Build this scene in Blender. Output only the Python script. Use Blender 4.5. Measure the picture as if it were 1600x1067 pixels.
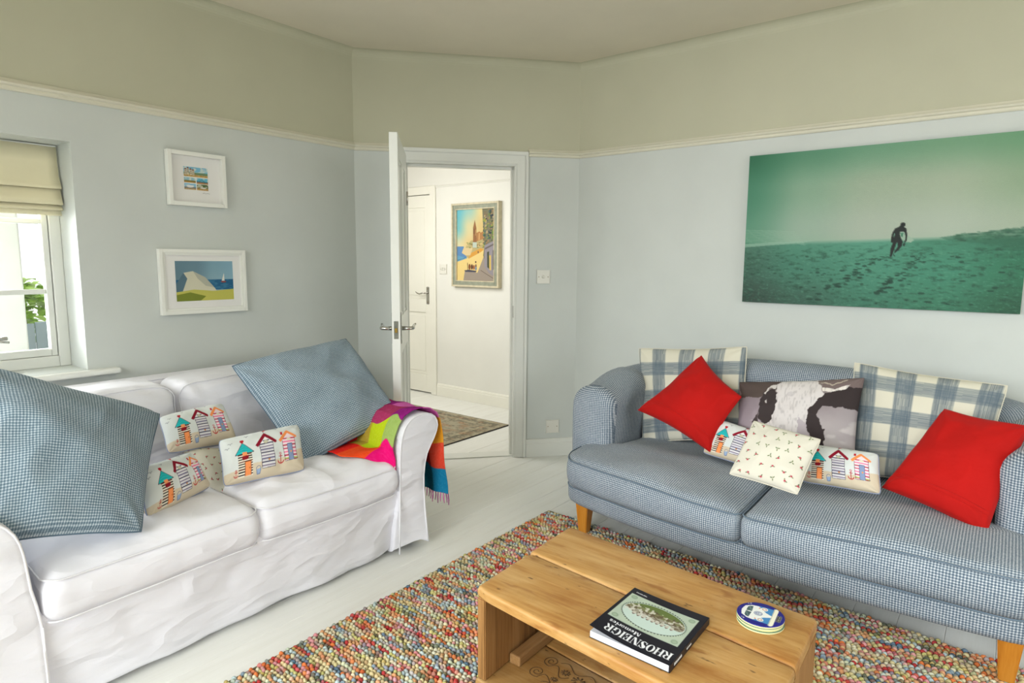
import bpy, bmesh, math, random
import numpy as np
from mathutils import Vector, Matrix, noise
random.seed(7)
RNG = np.random.default_rng(7)
for o in list(bpy.data.objects):
    bpy.data.objects.remove(o, do_unlink=True)
SC = bpy.context.scene
COL = SC.collection
pi = math.pi

# ------------------------------------------------------------------ camera, world, lights, exposure
YAW, PITCH, ROLL, FPX, CAMH = 0.6656, 0.1273, 0.0075, 986.93, 1.34
fw = Vector((-math.sin(YAW)*math.cos(PITCH), math.cos(YAW)*math.cos(PITCH), -math.sin(PITCH)))
rt = Vector((math.cos(YAW), math.sin(YAW), 0)); up = rt.cross(fw)
r2 = rt*math.cos(ROLL)+up*math.sin(ROLL); u2 = -rt*math.sin(ROLL)+up*math.cos(ROLL)
cam = bpy.data.cameras.new('camera'); camo = bpy.data.objects.new('camera', cam); COL.objects.link(camo)
M = Matrix.Identity(4)
for i in range(3):
    M[i][0], M[i][1], M[i][2] = r2[i], u2[i], -fw[i]
M[2][3] = CAMH
camo.matrix_world = M
cam.sensor_width = 36; cam.lens = FPX/1600*36; cam.clip_start = 0.05
SC.camera = camo

SC.view_settings.view_transform = 'Standard'; SC.view_settings.look = 'None'
SC.view_settings.gamma = 1; SC.view_settings.use_curve_mapping = False
SC.view_settings.exposure = 0.0

world = bpy.data.worlds.new('overcast_sky'); SC.world = world; world.use_nodes = True
nt = world.node_tree; nt.nodes.clear()
wo = nt.nodes.new('ShaderNodeOutputWorld'); bg = nt.nodes.new('ShaderNodeBackground')
tc = nt.nodes.new('ShaderNodeTexCoord'); sp = nt.nodes.new('ShaderNodeSeparateXYZ'); cr = nt.nodes.new('ShaderNodeValToRGB')
nt.links.new(tc.outputs['Generated'], sp.inputs[0]); nt.links.new(sp.outputs['Z'], cr.inputs[0])
cr.color_ramp.elements[0].position = 0.0; cr.color_ramp.elements[0].color = (0.95, 0.97, 0.96, 1)
cr.color_ramp.elements[1].position = 0.8; cr.color_ramp.elements[1].color = (0.80, 0.90, 1.0, 1)
nt.links.new(cr.outputs[0], bg.inputs[0]); bg.inputs[1].default_value = 1.35
nt.links.new(bg.outputs[0], wo.inputs[0])

def area(name, loc, aim, sx, sy, watts, color, spread=180):
    l = bpy.data.lights.new(name, 'AREA'); l.shape = 'RECTANGLE'; l.size = sx; l.size_y = sy
    l.energy = watts; l.color = color; l.spread = math.radians(spread)
    o = bpy.data.objects.new(name, l); COL.objects.link(o); o.location = loc
    o.rotation_euler = (Vector(aim)-Vector(loc)).to_track_quat('-Z', 'Y').to_euler()
    return o
# daylight through the two big windows behind and beside the camera, the left window, an added left fill, the hall lamp
area('daylight_rear_window', (-0.2, -2.75, 1.85), (-0.1, 0.1, 0.0), 2.6, 1.3, 76, (0.93, 0.975, 1.0), 100)
area('daylight_side_window', (3.40, 1.0, 1.85), (0.9, 1.3, 0.0), 2.4, 1.3, 30, (0.94, 0.98, 1.0), 105)
area('added_left_fill', (-3.15, -1.95, 1.62), (0.2, 0.9, 0.2), 1.7, 1.3, 74, (0.95, 0.985, 1.0), 120)  # added lamp before a solid wall, lights blue sofa and table from the left
area('daylight_left_window', (-3.62, 0.10, 1.28), (0, 0.9, 0.4), 1.6, 0.95, 80, (0.95, 0.99, 1.0))
area('hall_lamp', (-4.05, 2.95, 1.75), (-4.15, 4.4, 0.75), 1.5, 1.1, 30, (1.0, 0.99, 0.96))

# ------------------------------------------------------------------ helpers
def lin(c):
    c = np.asarray(c, float)
    if c.max() > 1.001: c = c/255.0
    return np.where(c <= 0.04045, c/12.92, ((c+0.055)/1.055)**2.4)
def rgba(c):
    v = lin(c); return (float(v[0]), float(v[1]), float(v[2]), 1.0)

class G:
    """tiny node graph helper"""
    def __init__(s, name):
        s.m = bpy.data.materials.new(name); s.m.use_nodes = True; s.t = s.m.node_tree
        s.b = s.t.nodes['Principled BSDF']
    def n(s, typ, **kw):
        x = s.t.nodes.new(typ)
        for k, v in kw.items(): setattr(x, k, v)
        return x
    def l(s, a, b): s.t.links.new(a, b)
    def math(s, op, a, b=None, c=None):
        x = s.n('ShaderNodeMath', operation=op)
        for i, v in enumerate((a, b, c)):
            if v is None: continue
            if isinstance(v, (int, float)): x.inputs[i].default_value = v
            else: s.l(v, x.inputs[i])
        return x.outputs[0]
    def ramp(s, fac, stops):
        x = s.n('ShaderNodeValToRGB'); s.l(fac, x.inputs[0]); e = x.color_ramp.elements
        while len(e) < len(stops): e.new(0.5)
        for i, (p, c) in enumerate(stops): e[i].position = p; e[i].color = rgba(c)
        return x.outputs[0]
    def noise(s, vec, scale, detail=2, rough=0.5):
        x = s.n('ShaderNodeTexNoise'); x.inputs['Scale'].default_value = scale
        x.inputs['Detail'].default_value = detail; x.inputs['Roughness'].default_value = rough
        if vec is not None: s.l(vec, x.inputs['Vector'])
        return x.outputs[0]
    def mapping(s, vec, scale=(1, 1, 1), rot=(0, 0, 0)):
        x = s.n('ShaderNodeMapping'); x.inputs['Scale'].default_value = scale; x.inputs['Rotation'].default_value = rot
        s.l(vec, x.inputs[0]); return x.outputs[0]
    def mix(s, fac, a, b, blend='MIX'):
        x = s.n('ShaderNodeMix', data_type='RGBA', blend_type=blend)
        for idx, v in ((0, fac), (6, a), (7, b)):
            if isinstance(v, (int, float)): x.inputs[idx].default_value = v
            elif isinstance(v, (tuple, list)): x.inputs[idx].default_value = v
            else: s.l(v, x.inputs[idx])
        return x.outputs[2]
    def bump(s, h, strength, dist=0.01):
        x = s.n('ShaderNodeBump'); x.inputs['Strength'].default_value = strength; x.inputs['Distance'].default_value = dist
        s.l(h, x.inputs['Height']); s.l(x.outputs[0], s.b.inputs['Normal'])
    def set(s, rough=0.5, spec=0.5, metal=0.0, sheen=0.0):
        s.b.inputs['Roughness'].default_value = rough; s.b.inputs['Metallic'].default_value = metal
        s.b.inputs['Specular IOR Level'].default_value = spec; s.b.inputs['Sheen Weight'].default_value = sheen
        return s.m
def obj_coord(g): return g.n('ShaderNodeTexCoord').outputs['Object']

def mat_paint(name, c, rough=0.5, var=0.03, scale=3, spec=0.35, bump=0.06):
    g = G(name); v = obj_coord(g); n = g.noise(v, scale, 4)
    c = np.array(c, float)
    g.l(g.ramp(n, [(0.3, c*(1-var)), (0.7, np.minimum(c*(1+var), 255))]), g.b.inputs['Base Color'])
    g.bump(g.noise(v, 90, 3), bump, 0.004)
    return g.set(rough, spec)
def mat_cloth(name, c, rough=0.85, var=0.04, weave=700, fold=0.25, foldscale=(5, 5, 5), sheen=0.1):
    g = G(name); v = obj_coord(g); n = g.noise(v, 4, 3); c = np.array(c, float)
    g.l(g.ramp(n, [(0.3, c*(1-var)), (0.7, np.minimum(c*(1+var), 255))]), g.b.inputs['Base Color'])
    f = g.noise(g.mapping(v, foldscale), 1.0, 4, 0.55); w = g.noise(v, weave, 1)
    g.bump(g.math('ADD', g.math('MULTIPLY', f, 1.0), g.math('MULTIPLY', w, 0.03)), fold, 0.03)
    return g.set(rough, 0.2, sheen=sheen)
def mat_metal(name, c, rough=0.25):
    g = G(name); n = g.noise(obj_coord(g), 60, 2)
    g.l(g.ramp(n, [(0.3, np.array(c)*0.9), (0.7, c)]), g.b.inputs['Base Color'])
    return g.set(rough, 0.5, 1.0)
def mat_attr(name, rough=0.6, spec=0.3, weave=0, bump=0.2, bscale=900):
    g = G(name); a = g.n('ShaderNodeAttribute'); a.attribute_name = 'Col'
    g.l(a.outputs['Color'], g.b.inputs['Base Color'])
    if weave: g.bump(g.noise(obj_coord(g), bscale, 2), bump, 0.003)
    return g.set(rough, spec)
def mat_check(name, dark, mid, light, period=0.0125, duty=0.42, rough=0.85, wob=0.0012):
    """fine woven check, worked out in metres on the UV map"""
    g = G(name); uv = g.n('ShaderNodeTexCoord').outputs['UV']
    nz = g.noise(uv, 30, 2); s = g.n('ShaderNodeSeparateXYZ'); g.l(uv, s.inputs[0])
    k = []
    for ax, st in ((0, 240.0), (1, 260.0)):
        u = g.math('ADD', s.outputs[ax], g.math('MULTIPLY', nz, wob))
        w = g.math('SINE', g.math('MULTIPLY', u, 2*pi/period))
        w = g.math('MULTIPLY_ADD', w, 2.2, 0.5+(duty-0.5)*2.2*2)
        w = g.math('MINIMUM', g.math('MAXIMUM', w, 0.0), 1.0)
        k.append(w)
    a = g.math('MULTIPLY', g.math('ADD', k[0], k[1]), 0.5)
    thread = g.noise(g.mapping(uv, (900, 60, 1)), 1, 2); thread2 = g.noise(g.mapping(uv, (60, 900, 1)), 1, 2)
    t = g.math('MULTIPLY', g.math('SUBTRACT', g.math('ADD', thread, thread2), 1.0), 0.95)
    big = g.math('MULTIPLY', g.math('SUBTRACT', g.noise(uv, 6, 3), 0.5), 0.25)
    a = g.math('ADD', a, g.math('ADD', t, big))
    g.l(g.ramp(a, [(0.05, dark), (0.5, mid), (0.95, light)]), g.b.inputs['Base Color'])
    f = g.noise(g.mapping(obj_coord(g), (4, 5, 5)), 1.0, 4, 0.5)
    g.bump(g.math('ADD', f, g.math('MULTIPLY', a, 0.02)), 0.22, 0.03)
    return g.set(rough, 0.2, sheen=0.08)
def mat_wood(name, base, dark, light, axis=0, rough=0.55, knots=True, scale=1.0):
    g = G(name); v = obj_coord(g)
    sc = [22*scale]*3; sc[axis] = 1.6*scale
    n1 = g.noise(g.mapping(v, tuple(sc)), 1.0, 6, 0.62)
    sc2 = [150*scale]*3; sc2[axis] = 5*scale
    n2 = g.noise(g.mapping(v, tuple(sc2)), 1.0, 3, 0.6)
    w = g.math('ADD', g.math('MULTIPLY', n1, 0.75), g.math('MULTIPLY', n2, 0.25))
    c = g.ramp(w, [(0.32, dark), (0.48, base), (0.68, light)])
    sc3 = [9*scale]*3; sc3[axis] = 2.6*scale
    st = g.noise(g.mapping(v, tuple(sc3)), 1.0, 3, 0.7)
    if knots:
        c = g.mix(g.ramp(st, [(0.60, (0, 0, 0)), (0.74, (190, 190, 190))]), c, rgba(dark))
    g.l(c, g.b.inputs['Base Color'])
    g.bump(w, 0.25, 0.004)
    return g.set(rough, 0.3)

def props(o, label=None, cat=None, group=None, kind=None):
    if label: o['label'] = label
    if cat: o['category'] = cat
    if group: o['group'] = group
    if kind: o['kind'] = kind
    return o
def empty(name, label=None, cat=None, loc=(0, 0, 0), rz=0, group=None, kind=None):
    o = bpy.data.objects.new(name, None); COL.objects.link(o); o.location = loc; o.rotation_euler = (0, 0, rz)
    o.empty_display_size = 0.1
    return props(o, label, cat, group, kind)
def mesh(name, V, F, mat, parent=None, smooth=False, uv=None, col=None):
    me = bpy.data.meshes.new(name)
    me.from_pydata([tuple(map(float, v)) for v in V] if not isinstance(V, np.ndarray) else V.tolist(), [], F if isinstance(F, list) else F.tolist())
    if uv is not None:
        lay = me.uv_layers.new(name='UVMap'); li = np.empty(len(me.loops), int); me.loops.foreach_get('vertex_index', li)
        uv = np.asarray(uv, float)
        lay.data.foreach_set('uv', (uv[li] if len(uv) == len(me.vertices) else uv).ravel())
    if col is not None:
        a = me.color_attributes.new('Col', 'FLOAT_COLOR', 'POINT'); c = np.asarray(col, float)
        if c.shape[1] == 3: c = np.hstack([c, np.ones((len(c), 1))])
        a.data.foreach_set('color', c.ravel())
    if mat: me.materials.append(mat)
    if smooth: me.polygons.foreach_set('use_smooth', [True]*len(me.polygons))
    me.update()
    o = bpy.data.objects.new(name, me); COL.objects.link(o)
    if parent: o.parent = parent
    return o
def from_bm(name, bm, mat, parent=None, smooth=False, recalc=True):
    me = bpy.data.meshes.new(name)
    if recalc: bmesh.ops.recalc_face_normals(bm, faces=bm.faces)
    bm.to_mesh(me); bm.free()
    if mat: me.materials.append(mat)
    if smooth: me.polygons.foreach_set('use_smooth', [True]*len(me.polygons))
    o = bpy.data.objects.new(name, me); COL.objects.link(o)
    if parent: o.parent = parent
    return o
def box(name, lo, hi, mat, parent=None, bev=0.0, seg=2):
    bm = bmesh.new(); bmesh.ops.create_cube(bm, size=1)
    for v in bm.verts:
        v.co = Vector([lo[i]+(v.co[i]+0.5)*(hi[i]-lo[i]) for i in range(3)])
    if bev > 0: bmesh.ops.bevel(bm, geom=list(bm.edges), offset=bev, segments=seg, affect='EDGES', profile=0.5)
    return from_bm(name, bm, mat, parent)
def prism(name, poly, z0, z1, mat, parent=None, bev=0.0):
    """vertical prism over an XY polygon"""
    bm = bmesh.new(); a = [bm.verts.new((x, y, z0)) for x, y in poly]; b = [bm.verts.new((x, y, z1)) for x, y in poly]
    n = len(poly); bm.faces.new(a[::-1]); bm.faces.new(b)
    for i in range(n): bm.faces.new((a[i], a[(i+1) % n], b[(i+1) % n], b[i]))
    if bev: bmesh.ops.bevel(bm, geom=list(bm.edges), offset=bev, segments=2, affect='EDGES')
    return from_bm(name, bm, mat, parent)
def extrude_profile(name, prof, A, B, N, mat, parent=None, smooth=False):
    """prof: list of (out, z); swept straight from A to B (xy); N is the xy unit vector the profile sticks out along"""
    V = []; n = len(prof)
    for P in (A, B):
        for o_, z in prof: V.append((P[0]+N[0]*o_, P[1]+N[1]*o_, z))
    F = [(i, (i+1) % n, n+(i+1) % n, n+i) for i in range(n)] + [tuple(range(n))[::-1], tuple(range(n, 2*n))]
    bm = bmesh.new(); vs = [bm.verts.new(v) for v in V]
    for f in F: bm.faces.new([vs[i] for i in f])
    return from_bm(name, bm, mat, parent, smooth)
def tube(name, pts, r, mat, parent=None, seg=8, closed=False, flat=1.0, build=True):
    pts = [Vector(p) for p in pts]; n = len(pts); V = []; F = []
    prev = None
    for i, p in enumerate(pts):
        if closed: t = (pts[(i+1) % n]-pts[i-1])
        else: t = pts[min(i+1, n-1)]-pts[max(i-1, 0)]
        t = t.normalized() if t.length > 1e-9 else Vector((0, 0, 1))
        if prev is None:
            a = Vector((0, 0, 1)) if abs(t.z) < 0.9 else Vector((1, 0, 0)); u = t.cross(a).normalized()
        else:
            u = (prev-t*prev.dot(t)); u = u.normalized() if u.length > 1e-6 else t.orthogonal().normalized()
        prev = u; w = t.cross(u)
        rr = r[i] if isinstance(r, (list, tuple)) else r
        for k in range(seg):
            an = 2*pi*k/seg; V.append(p+u*math.cos(an)*rr+w*math.sin(an)*rr*flat)
    m = n if closed else n-1
    for i in range(m):
        for k in range(seg):
            a = i*seg+k; b = i*seg+(k+1) % seg; c = ((i+1) % n)*seg+(k+1) % seg; d = ((i+1) % n)*seg+k
            F.append((a, b, c, d))
    if not closed:
        F.append(tuple(range(seg))[::-1]); F.append(tuple(range((n-1)*seg, n*seg)))
    if not build: return V, F
    return mesh(name, V, F, mat, parent, smooth=True)
def join_tubes(name, tubes, mat, parent):
    V = []; F = []
    for v, f in tubes:
        o_ = len(V); V += v; F += [tuple(i+o_ for i in q) for q in f]
    return mesh(name, V, F, mat, parent, smooth=True)
def lathe(name, prof, mat, parent=None, seg=32, axis='Z', loc=(0, 0, 0)):
    V = []; F = []; n = len(prof)
    for k in range(seg):
        a = 2*pi*k/seg
        for r, z in prof:
            p = (r*math.cos(a), r*math.sin(a), z)
            if axis == 'X': p = (z, r*math.cos(a), r*math.sin(a))
            V.append((p[0]+loc[0], p[1]+loc[1], p[2]+loc[2]))
    for k in range(seg):
        for i in range(n-1):
            a = k*n+i; b = ((k+1) % seg)*n+i; F.append((a, b, b+1, a+1))
    o = mesh(name, V, F, mat, parent, smooth=True); return o
def sstep(a, b, x):
    t = min(max((x-a)/(b-a), 0), 1); return t*t*(3-2*t)
def rbox(name, lo, hi, r, mat, parent=None, res=0.03, deform=None, uvscale=1.0):
    """soft rounded block on a fine grid, then deformed; UV in metres by face direction"""
    lo = np.array(lo, float); hi = np.array(hi, float); size = hi-lo
    r = min(r, size.min()/2-1e-4)
    idx = {}; V = []; F = []; UV = []
    def ticks(L):
        n = max(2, int(round((L-2*r)/res))); mid = np.linspace(r, L-r, n+1)
        k = 4; a = r*(1-np.cos(np.linspace(0, pi/2, k+1)[:-1])) if r > 0.004 else np.array([0.0])
        e = np.array([r*(1-math.cos(x)) for x in np.linspace(0, pi/2, k+1)])
        e = r*np.tan(np.linspace(0, pi/4, k+1)[:])  # even angles
        st = r-e[::-1]
        return np.concatenate([st[:-1], mid, L-st[:-1][::-1]])
    T = [ticks(size[i]) for i in range(3)]
    def vid(p):
        k = tuple(np.round(p, 5))
        if k not in idx:
            idx[k] = len(V); V.append(p)
        return idx[k]
    for ax in range(3):
        u, v = [i for i in range(3) if i != ax]
        for side in (0, 1):
            for i in range(len(T[u])-1):
                for j in range(len(T[v])-1):
                    q = []
                    for a, b in ((i, j), (i+1, j), (i+1, j+1), (i, j+1)):
                        p = np.zeros(3); p[u] = T[u][a]; p[v] = T[v][b]; p[ax] = side*size[ax]; q.append(p)
                    if (side == 1) != (ax == 1): pass
                    else: q = q[::-1]
                    F.append(tuple(vid(p) for p in q))
                    UV += [(p[u]+lo[u], p[v]+lo[v]) for p in q]
    V = np.array(V); inner = np.clip(V, r, size-r); d = V-inner; L = np.linalg.norm(d, axis=1, keepdims=True)
    V = np.where(L > 1e-9, inner+d/np.maximum(L, 1e-9)*r, V)+lo
    if deform is not None: V = np.array([deform(*p) for p in V])
    return mesh(name, V, F, mat, parent, smooth=True, uv=np.array(UV)*uvscale)

# ------------------------------------------------------------------ painting flat prints into colour attributes
class Art:
    """a little raster that a fine mesh grid samples: x to the right, y down, in units given by (w, h)"""
    def __init__(s, w, h, nx, ny, bg=(255, 255, 255), ss=2):
        s.w, s.h, s.nx, s.ny, s.ss = w, h, nx+1, ny+1, ss
        s.W, s.H = s.nx*ss, s.ny*ss
        s.X, s.Y = np.meshgrid((np.arange(s.W)+0.5)/s.W*w, (np.arange(s.H)+0.5)/s.H*h)
        s.C = np.ones((s.H, s.W, 3))*np.array(bg, float); s.tf = (1, 0, 1, 0)
    def warp(s, amp, sx, seed=0):
        dx = (s.noise(sx, sx, seed)-.5)*2*amp; dy = (s.noise(sx, sx, seed+1)-.5)*2*amp
        i = np.clip(((s.X+dx)/s.w*s.W).astype(int), 0, s.W-1); j = np.clip(((s.Y+dy)/s.h*s.H).astype(int), 0, s.H-1); s.C = s.C[j, i]
    def _put(s, m, c, a=1.0):
        c = np.array(c, float)
        if np.isscalar(a): s.C[m] = s.C[m]*(1-a)+c*a
        else: s.C[m] = s.C[m]*(1-a[m][:, None])+c*a[m][:, None]
    def poly(s, pts, c, a=1.0):
        pts = [(p[0]*s.tf[0]+s.tf[1], p[1]*s.tf[2]+s.tf[3]) for p in pts]
        x0 = min(p[0] for p in pts); x1 = max(p[0] for p in pts); y0 = min(p[1] for p in pts); y1 = max(p[1] for p in pts)
        i0 = max(0, int(x0/s.w*s.W)-1); i1 = min(s.W, int(x1/s.w*s.W)+2); j0 = max(0, int(y0/s.h*s.H)-1); j1 = min(s.H, int(y1/s.h*s.H)+2)
        if i1 <= i0 or j1 <= j0: return
        X = s.X[j0:j1, i0:i1]; Y = s.Y[j0:j1, i0:i1]; m = np.zeros(X.shape, bool); n = len(pts)
        for i in range(n):
            xa, ya = pts[i]; xb, yb = pts[(i+1) % n]
            if ya == yb: continue
            m ^= ((ya > Y) != (yb > Y)) & (X < (xb-xa)*(Y-ya)/(yb-ya)+xa)
        sub = s.C[j0:j1, i0:i1]; sub[m] = sub[m]*(1-a)+np.array(c, float)*a
    def rect(s, x0, y0, x1, y1, c, a=1.0): s.poly([(x0, y0), (x1, y0), (x1, y1), (x0, y1)], c, a)
    def ell(s, cx, cy, rx, ry, c, a=1.0, rot=0, n=28):
        s.poly([(cx+rx*math.cos(t)*math.cos(rot)-ry*math.sin(t)*math.sin(rot), cy+rx*math.cos(t)*math.sin(rot)+ry*math.sin(t)*math.cos(rot))
                for t in np.linspace(0, 2*pi, n, endpoint=False)], c, a)
    def line(s, pts, wd, c, a=1.0):
        for (xa, ya), (xb, yb) in zip(pts[:-1], pts[1:]):
            L = math.hypot(xb-xa, yb-ya) or 1e-9; nx, ny = -(yb-ya)/L*wd/2, (xb-xa)/L*wd/2
            s.poly([(xa+nx, ya+ny), (xb+nx, yb+ny), (xb-nx, yb-ny), (xa-nx, ya-ny)], c, a)
            if wd > s.w/s.W*2: s.ell(xb, yb, wd/2, wd/2, c, a, n=8)
    def curve(s, cx, cy, rx, ry, t0, t1, wd, c, a=1.0, n=16):
        s.line([(cx+rx*math.cos(t), cy+ry*math.sin(t)) for t in np.linspace(t0, t1, n)], wd, c, a)
    def noise(s, sx, sy, seed=0):
        r = np.random.default_rng(seed); gx = max(2, int(s.w/sx)+2); gy = max(2, int(s.h/sy)+2); g = r.random((gy, gx))
        fx = s.X/s.w*(gx-1.001); fy = s.Y/s.h*(gy-1.001); ix = fx.astype(int); iy = fy.astype(int); tx = fx-ix; ty = fy-iy
        tx = tx*tx*(3-2*tx); ty = ty*ty*(3-2*ty)
        return (g[iy, ix]*(1-tx)+g[iy, ix+1]*tx)*(1-ty)+(g[iy+1, ix]*(1-tx)+g[iy+1, ix+1]*tx)*ty
    def blend(s, A, c): s.C = s.C*(1-A[..., None])+np.array(c, float)*A[..., None]
    def sample(s):
        a = s.C.reshape(s.ny, s.ss, s.nx, s.ss, 3).mean((1, 3))
        return lin(np.clip(a, 0, 255)/255.0*1.0).reshape(-1, 3)   # row 0 = top

def art_plane(name, art, O, U, Vd, mat, parent=None, bulge=None):
    """flat picture: O top-left corner, U vector along the width, Vd vector down the height"""
    nx, ny = art.nx, art.ny; O = np.array(O, float); U = np.array(U, float); Vd = np.array(Vd, float)
    jj, ii = np.meshgrid(np.arange(ny), np.arange(nx), indexing='ij')
    P = O+(ii.ravel()/(nx-1))[:, None]*U+(jj.ravel()/(ny-1))[:, None]*Vd
    if bulge is not None: P = P+bulge(ii.ravel()/(nx-1), jj.ravel()/(ny-1))
    a = (jj[:-1, :-1]*nx+ii[:-1, :-1]).ravel(); F = np.stack([a, a+nx, a+nx+1, a+1], 1)
    return mesh(name, P, F, mat, parent, smooth=bulge is not None, col=art.sample())

# ------------------------------------------------------------------ materials
M_wall = mat_paint('pale_grey_wall_paint', (203, 207, 202), 0.6, 0.012)
M_cream = mat_paint('cream_upper_wall_paint', (191, 189, 165), 0.7, 0.012)
M_ceil = mat_paint('ceiling_paint', (223, 215, 195), 0.7, 0.012)
M_rail = mat_paint('off_white_picture_rail', (214, 210, 190), 0.5, 0.01)
M_gloss = mat_paint('white_gloss_woodwork', (224, 225, 218), 0.3, 0.01)
M_hall = mat_paint('warm_white_hall_paint', (228, 227, 219), 0.6, 0.01)
M_hallwood = mat_paint('hall_white_woodwork', (236, 234, 222), 0.35, 0.01)
M_board = mat_wood('white_painted_floorboard', (235, 235, 229), (230, 229, 222), (239, 239, 234), axis=1, rough=0.38, knots=False)
M_dark = mat_paint('dark_gap', (60, 56, 50), 0.9, 0.1); M_sub = mat_paint('painted_joint', (120, 116, 104), 0.8, 0.05)
def mat_creased(name, c):
    g = G(name); v = obj_coord(g)
    g.l(g.ramp(g.noise(v, 4, 3), [(0.3, np.array(c)*0.99), (0.7, np.minimum(np.array(c)*1.01, 255))]), g.b.inputs['Base Color'])
    h = None
    for sc, rot, wgt in (((1.6, 2.6, 6.0), (0.5, 0.3, 0.2), 1.2), ((3.5, 1.6, 7), (-0.7, 0.1, 0.5), 0.8), ((9, 6, 14), (0.2, 0.9, 0.1), 0.18)):
        n = g.noise(g.mapping(v, sc, rot), 1.0, 2, 0.5)
        rdg = g.math('MULTIPLY', g.math('MAXIMUM', g.math('SUBTRACT', 1.0, g.math('MULTIPLY', g.math('ABSOLUTE', g.math('SUBTRACT', n, 0.5)), 11.0)), 0.0), 0.30)
        t = g.math('MULTIPLY', g.math('ADD', g.math('MULTIPLY', rdg, 0.7), n), wgt); h = t if h is None else g.math('ADD', h, t)
    g.bump(g.math('ADD', h, g.math('MULTIPLY', g.noise(v, 500, 1), 0.01)), 0.6, 0.03)
    return g.set(0.8, 0.2, sheen=0.1)
M_white = mat_creased('white_cotton_slipcover', (231, 230, 236))
M_pipe = mat_cloth('white_piping', (232, 231, 235), 0.8, 0.01, 500, 0.1)
M_check = mat_check('blue_white_checked_weave', (76, 92, 108), (130, 143, 154), (200, 204, 207), 0.0088)
M_checkP = mat_check('blue_checked_pillow_weave', (82, 102, 116), (122, 141, 152), (180, 190, 196), 0.0080)
M_pipeS = mat_cloth('sofa_piping', (100, 116, 130), 0.85, 0.08, 300, 0.1)
M_pipeH = mat_cloth('pale_blue_piping', (140, 150, 176), 0.85, 0.05, 500, 0.1)
M_pipeB = mat_cloth('blue_piping', (84, 104, 120), 0.85, 0.05, 500, 0.1)
M_red = mat_cloth('red_cotton_velvet', (172, 12, 6), 0.8, 0.05, 600, 0.25, (6, 6, 6), 0.05)
M_print = mat_attr('printed_cotton', 0.8, 0.2, True, 0.15)
M_paper = mat_attr('printed_paper', 0.35, 0.3)
M_oil = mat_attr('oil_paint_on_canvas', 0.5, 0.3, True, 0.3, 300)
M_rugpile = mat_attr('felted_wool_loops', 0.95, 0.1, True, 0.5, 500)
def mat_pine(name, axis, k=1.0):
    g = G(name); v = obj_coord(g)
    def sc(a, b): q = [a]*3; q[axis] = b; return tuple(q)
    n1 = g.noise(g.mapping(v, sc(13, 2.6)), 1.0, 5, 0.6); n2 = g.noise(g.mapping(v, sc(110, 5)), 1.0, 3, 0.6); n3 = g.noise(g.mapping(v, sc(7, 4)), 1.0, 5, 0.65)
    w = g.math('ADD', g.math('MULTIPLY', n1, 0.7), g.math('MULTIPLY', n2, 0.3))
    K = lambda c: tuple(x*k for x in c)
    c = g.ramp(w, [(0.34, K((158, 106, 50))), (0.50, K((182, 138, 78))), (0.66, K((200, 160, 104)))])
    c = g.mix(g.ramp(n3, [(0.52, (0, 0, 0)), (0.66, (170, 170, 170))]), c, rgba(K((206, 170, 118))))
    n4 = g.noise(g.mapping(v, sc(24, 7.5), (0, 0, 0.08)), 1.0, 3, 0.55)
    c = g.mix(g.ramp(n4, [(0.605, (0, 0, 0)), (0.70, (205, 205, 205))]), c, rgba(K((136, 78, 28))))
    n5 = g.noise(g.mapping(v, sc(60, 22)), 1.0, 2, 0.5)
    c = g.mix(g.ramp(n5, [(0.70, (0, 0, 0)), (0.77, (230, 230, 230))]), c, rgba(K((74, 46, 24))))
    g.l(c, g.b.inputs['Base Color']); g.bump(g.math('ADD', w, g.math('MULTIPLY', n5, 0.3)), 0.22, 0.004)
    return g.set(0.45, 0.35)
M_pine = mat_pine('waxed_old_pine', 0)
M_pshelf = mat_pine('waxed_old_pine_shelf', 0, 0.88)
M_piney = mat_wood('waxed_old_pine_upright', (150, 108, 60), (92, 62, 32), (176, 134, 84), axis=2, rough=0.6)
M_pineb = mat_wood('waxed_old_pine_batten', (148, 110, 66), (96, 66, 36), (170, 132, 86), axis=1, rough=0.6)
M_leg = mat_wood('honey_varnished_leg', (190, 122, 40), (165, 98, 26), (206, 142, 58), axis=2, rough=0.3, knots=False)
M_chrome = mat_metal('polished_chrome', (205, 203, 198), 0.12)
M_brass = mat_metal('brass_latch', (170, 140, 70), 0.3)
M_plastic = mat_paint('white_switch_plastic', (226, 224, 214), 0.3, 0.005, bump=0.0)
M_screw = mat_metal('brass_screw', (150, 130, 90), 0.4)
M_mount = mat_paint('white_picture_mount', (232, 230, 226), 0.8, 0.005, bump=0.02)
M_frame = mat_paint('white_picture_frame', (236, 236, 228), 0.35, 0.005)
M_blind = mat_cloth('cream_roman_blind', (232, 224, 190), 0.9, 0.03, 500, 0.12, (2, 2, 2))
M_ink = mat_paint('dark_stencil_ink', (88, 66, 40), 0.8, 0.1)
M_pages = mat_paint('book_page_edges', (214, 216, 222), 0.7, 0.02, 200)
M_black = mat_paint('black_book_cover', (22, 22, 32), 0.4, 0.05)
M_cork = mat_paint('pale_coaster_edge', (226, 222, 170), 0.6, 0.03)
M_green = mat_paint('green_coaster_line', (90, 120, 96), 0.6, 0.03)
M_navy = mat_paint('navy_coaster_rim', (38, 36, 130), 0.25, 0.03)
def mat_glass():
    g = G('window_glass'); t = g.n('ShaderNodeBsdfTransparent'); gl = g.n('ShaderNodeBsdfGlossy'); gl.inputs['Roughness'].default_value = 0.02
    fr = g.n('ShaderNodeFresnel'); fr.inputs[0].default_value = 1.45; mx = g.n('ShaderNodeMixShader')
    g.l(fr.outputs[0], mx.inputs[0]); g.l(t.outputs[0], mx.inputs[1]); g.l(gl.outputs[0], mx.inputs[2])
    g.l(mx.outputs[0], g.t.nodes['Material Output'].inputs['Surface']); return g.m
M_glass = mat_glass()

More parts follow.
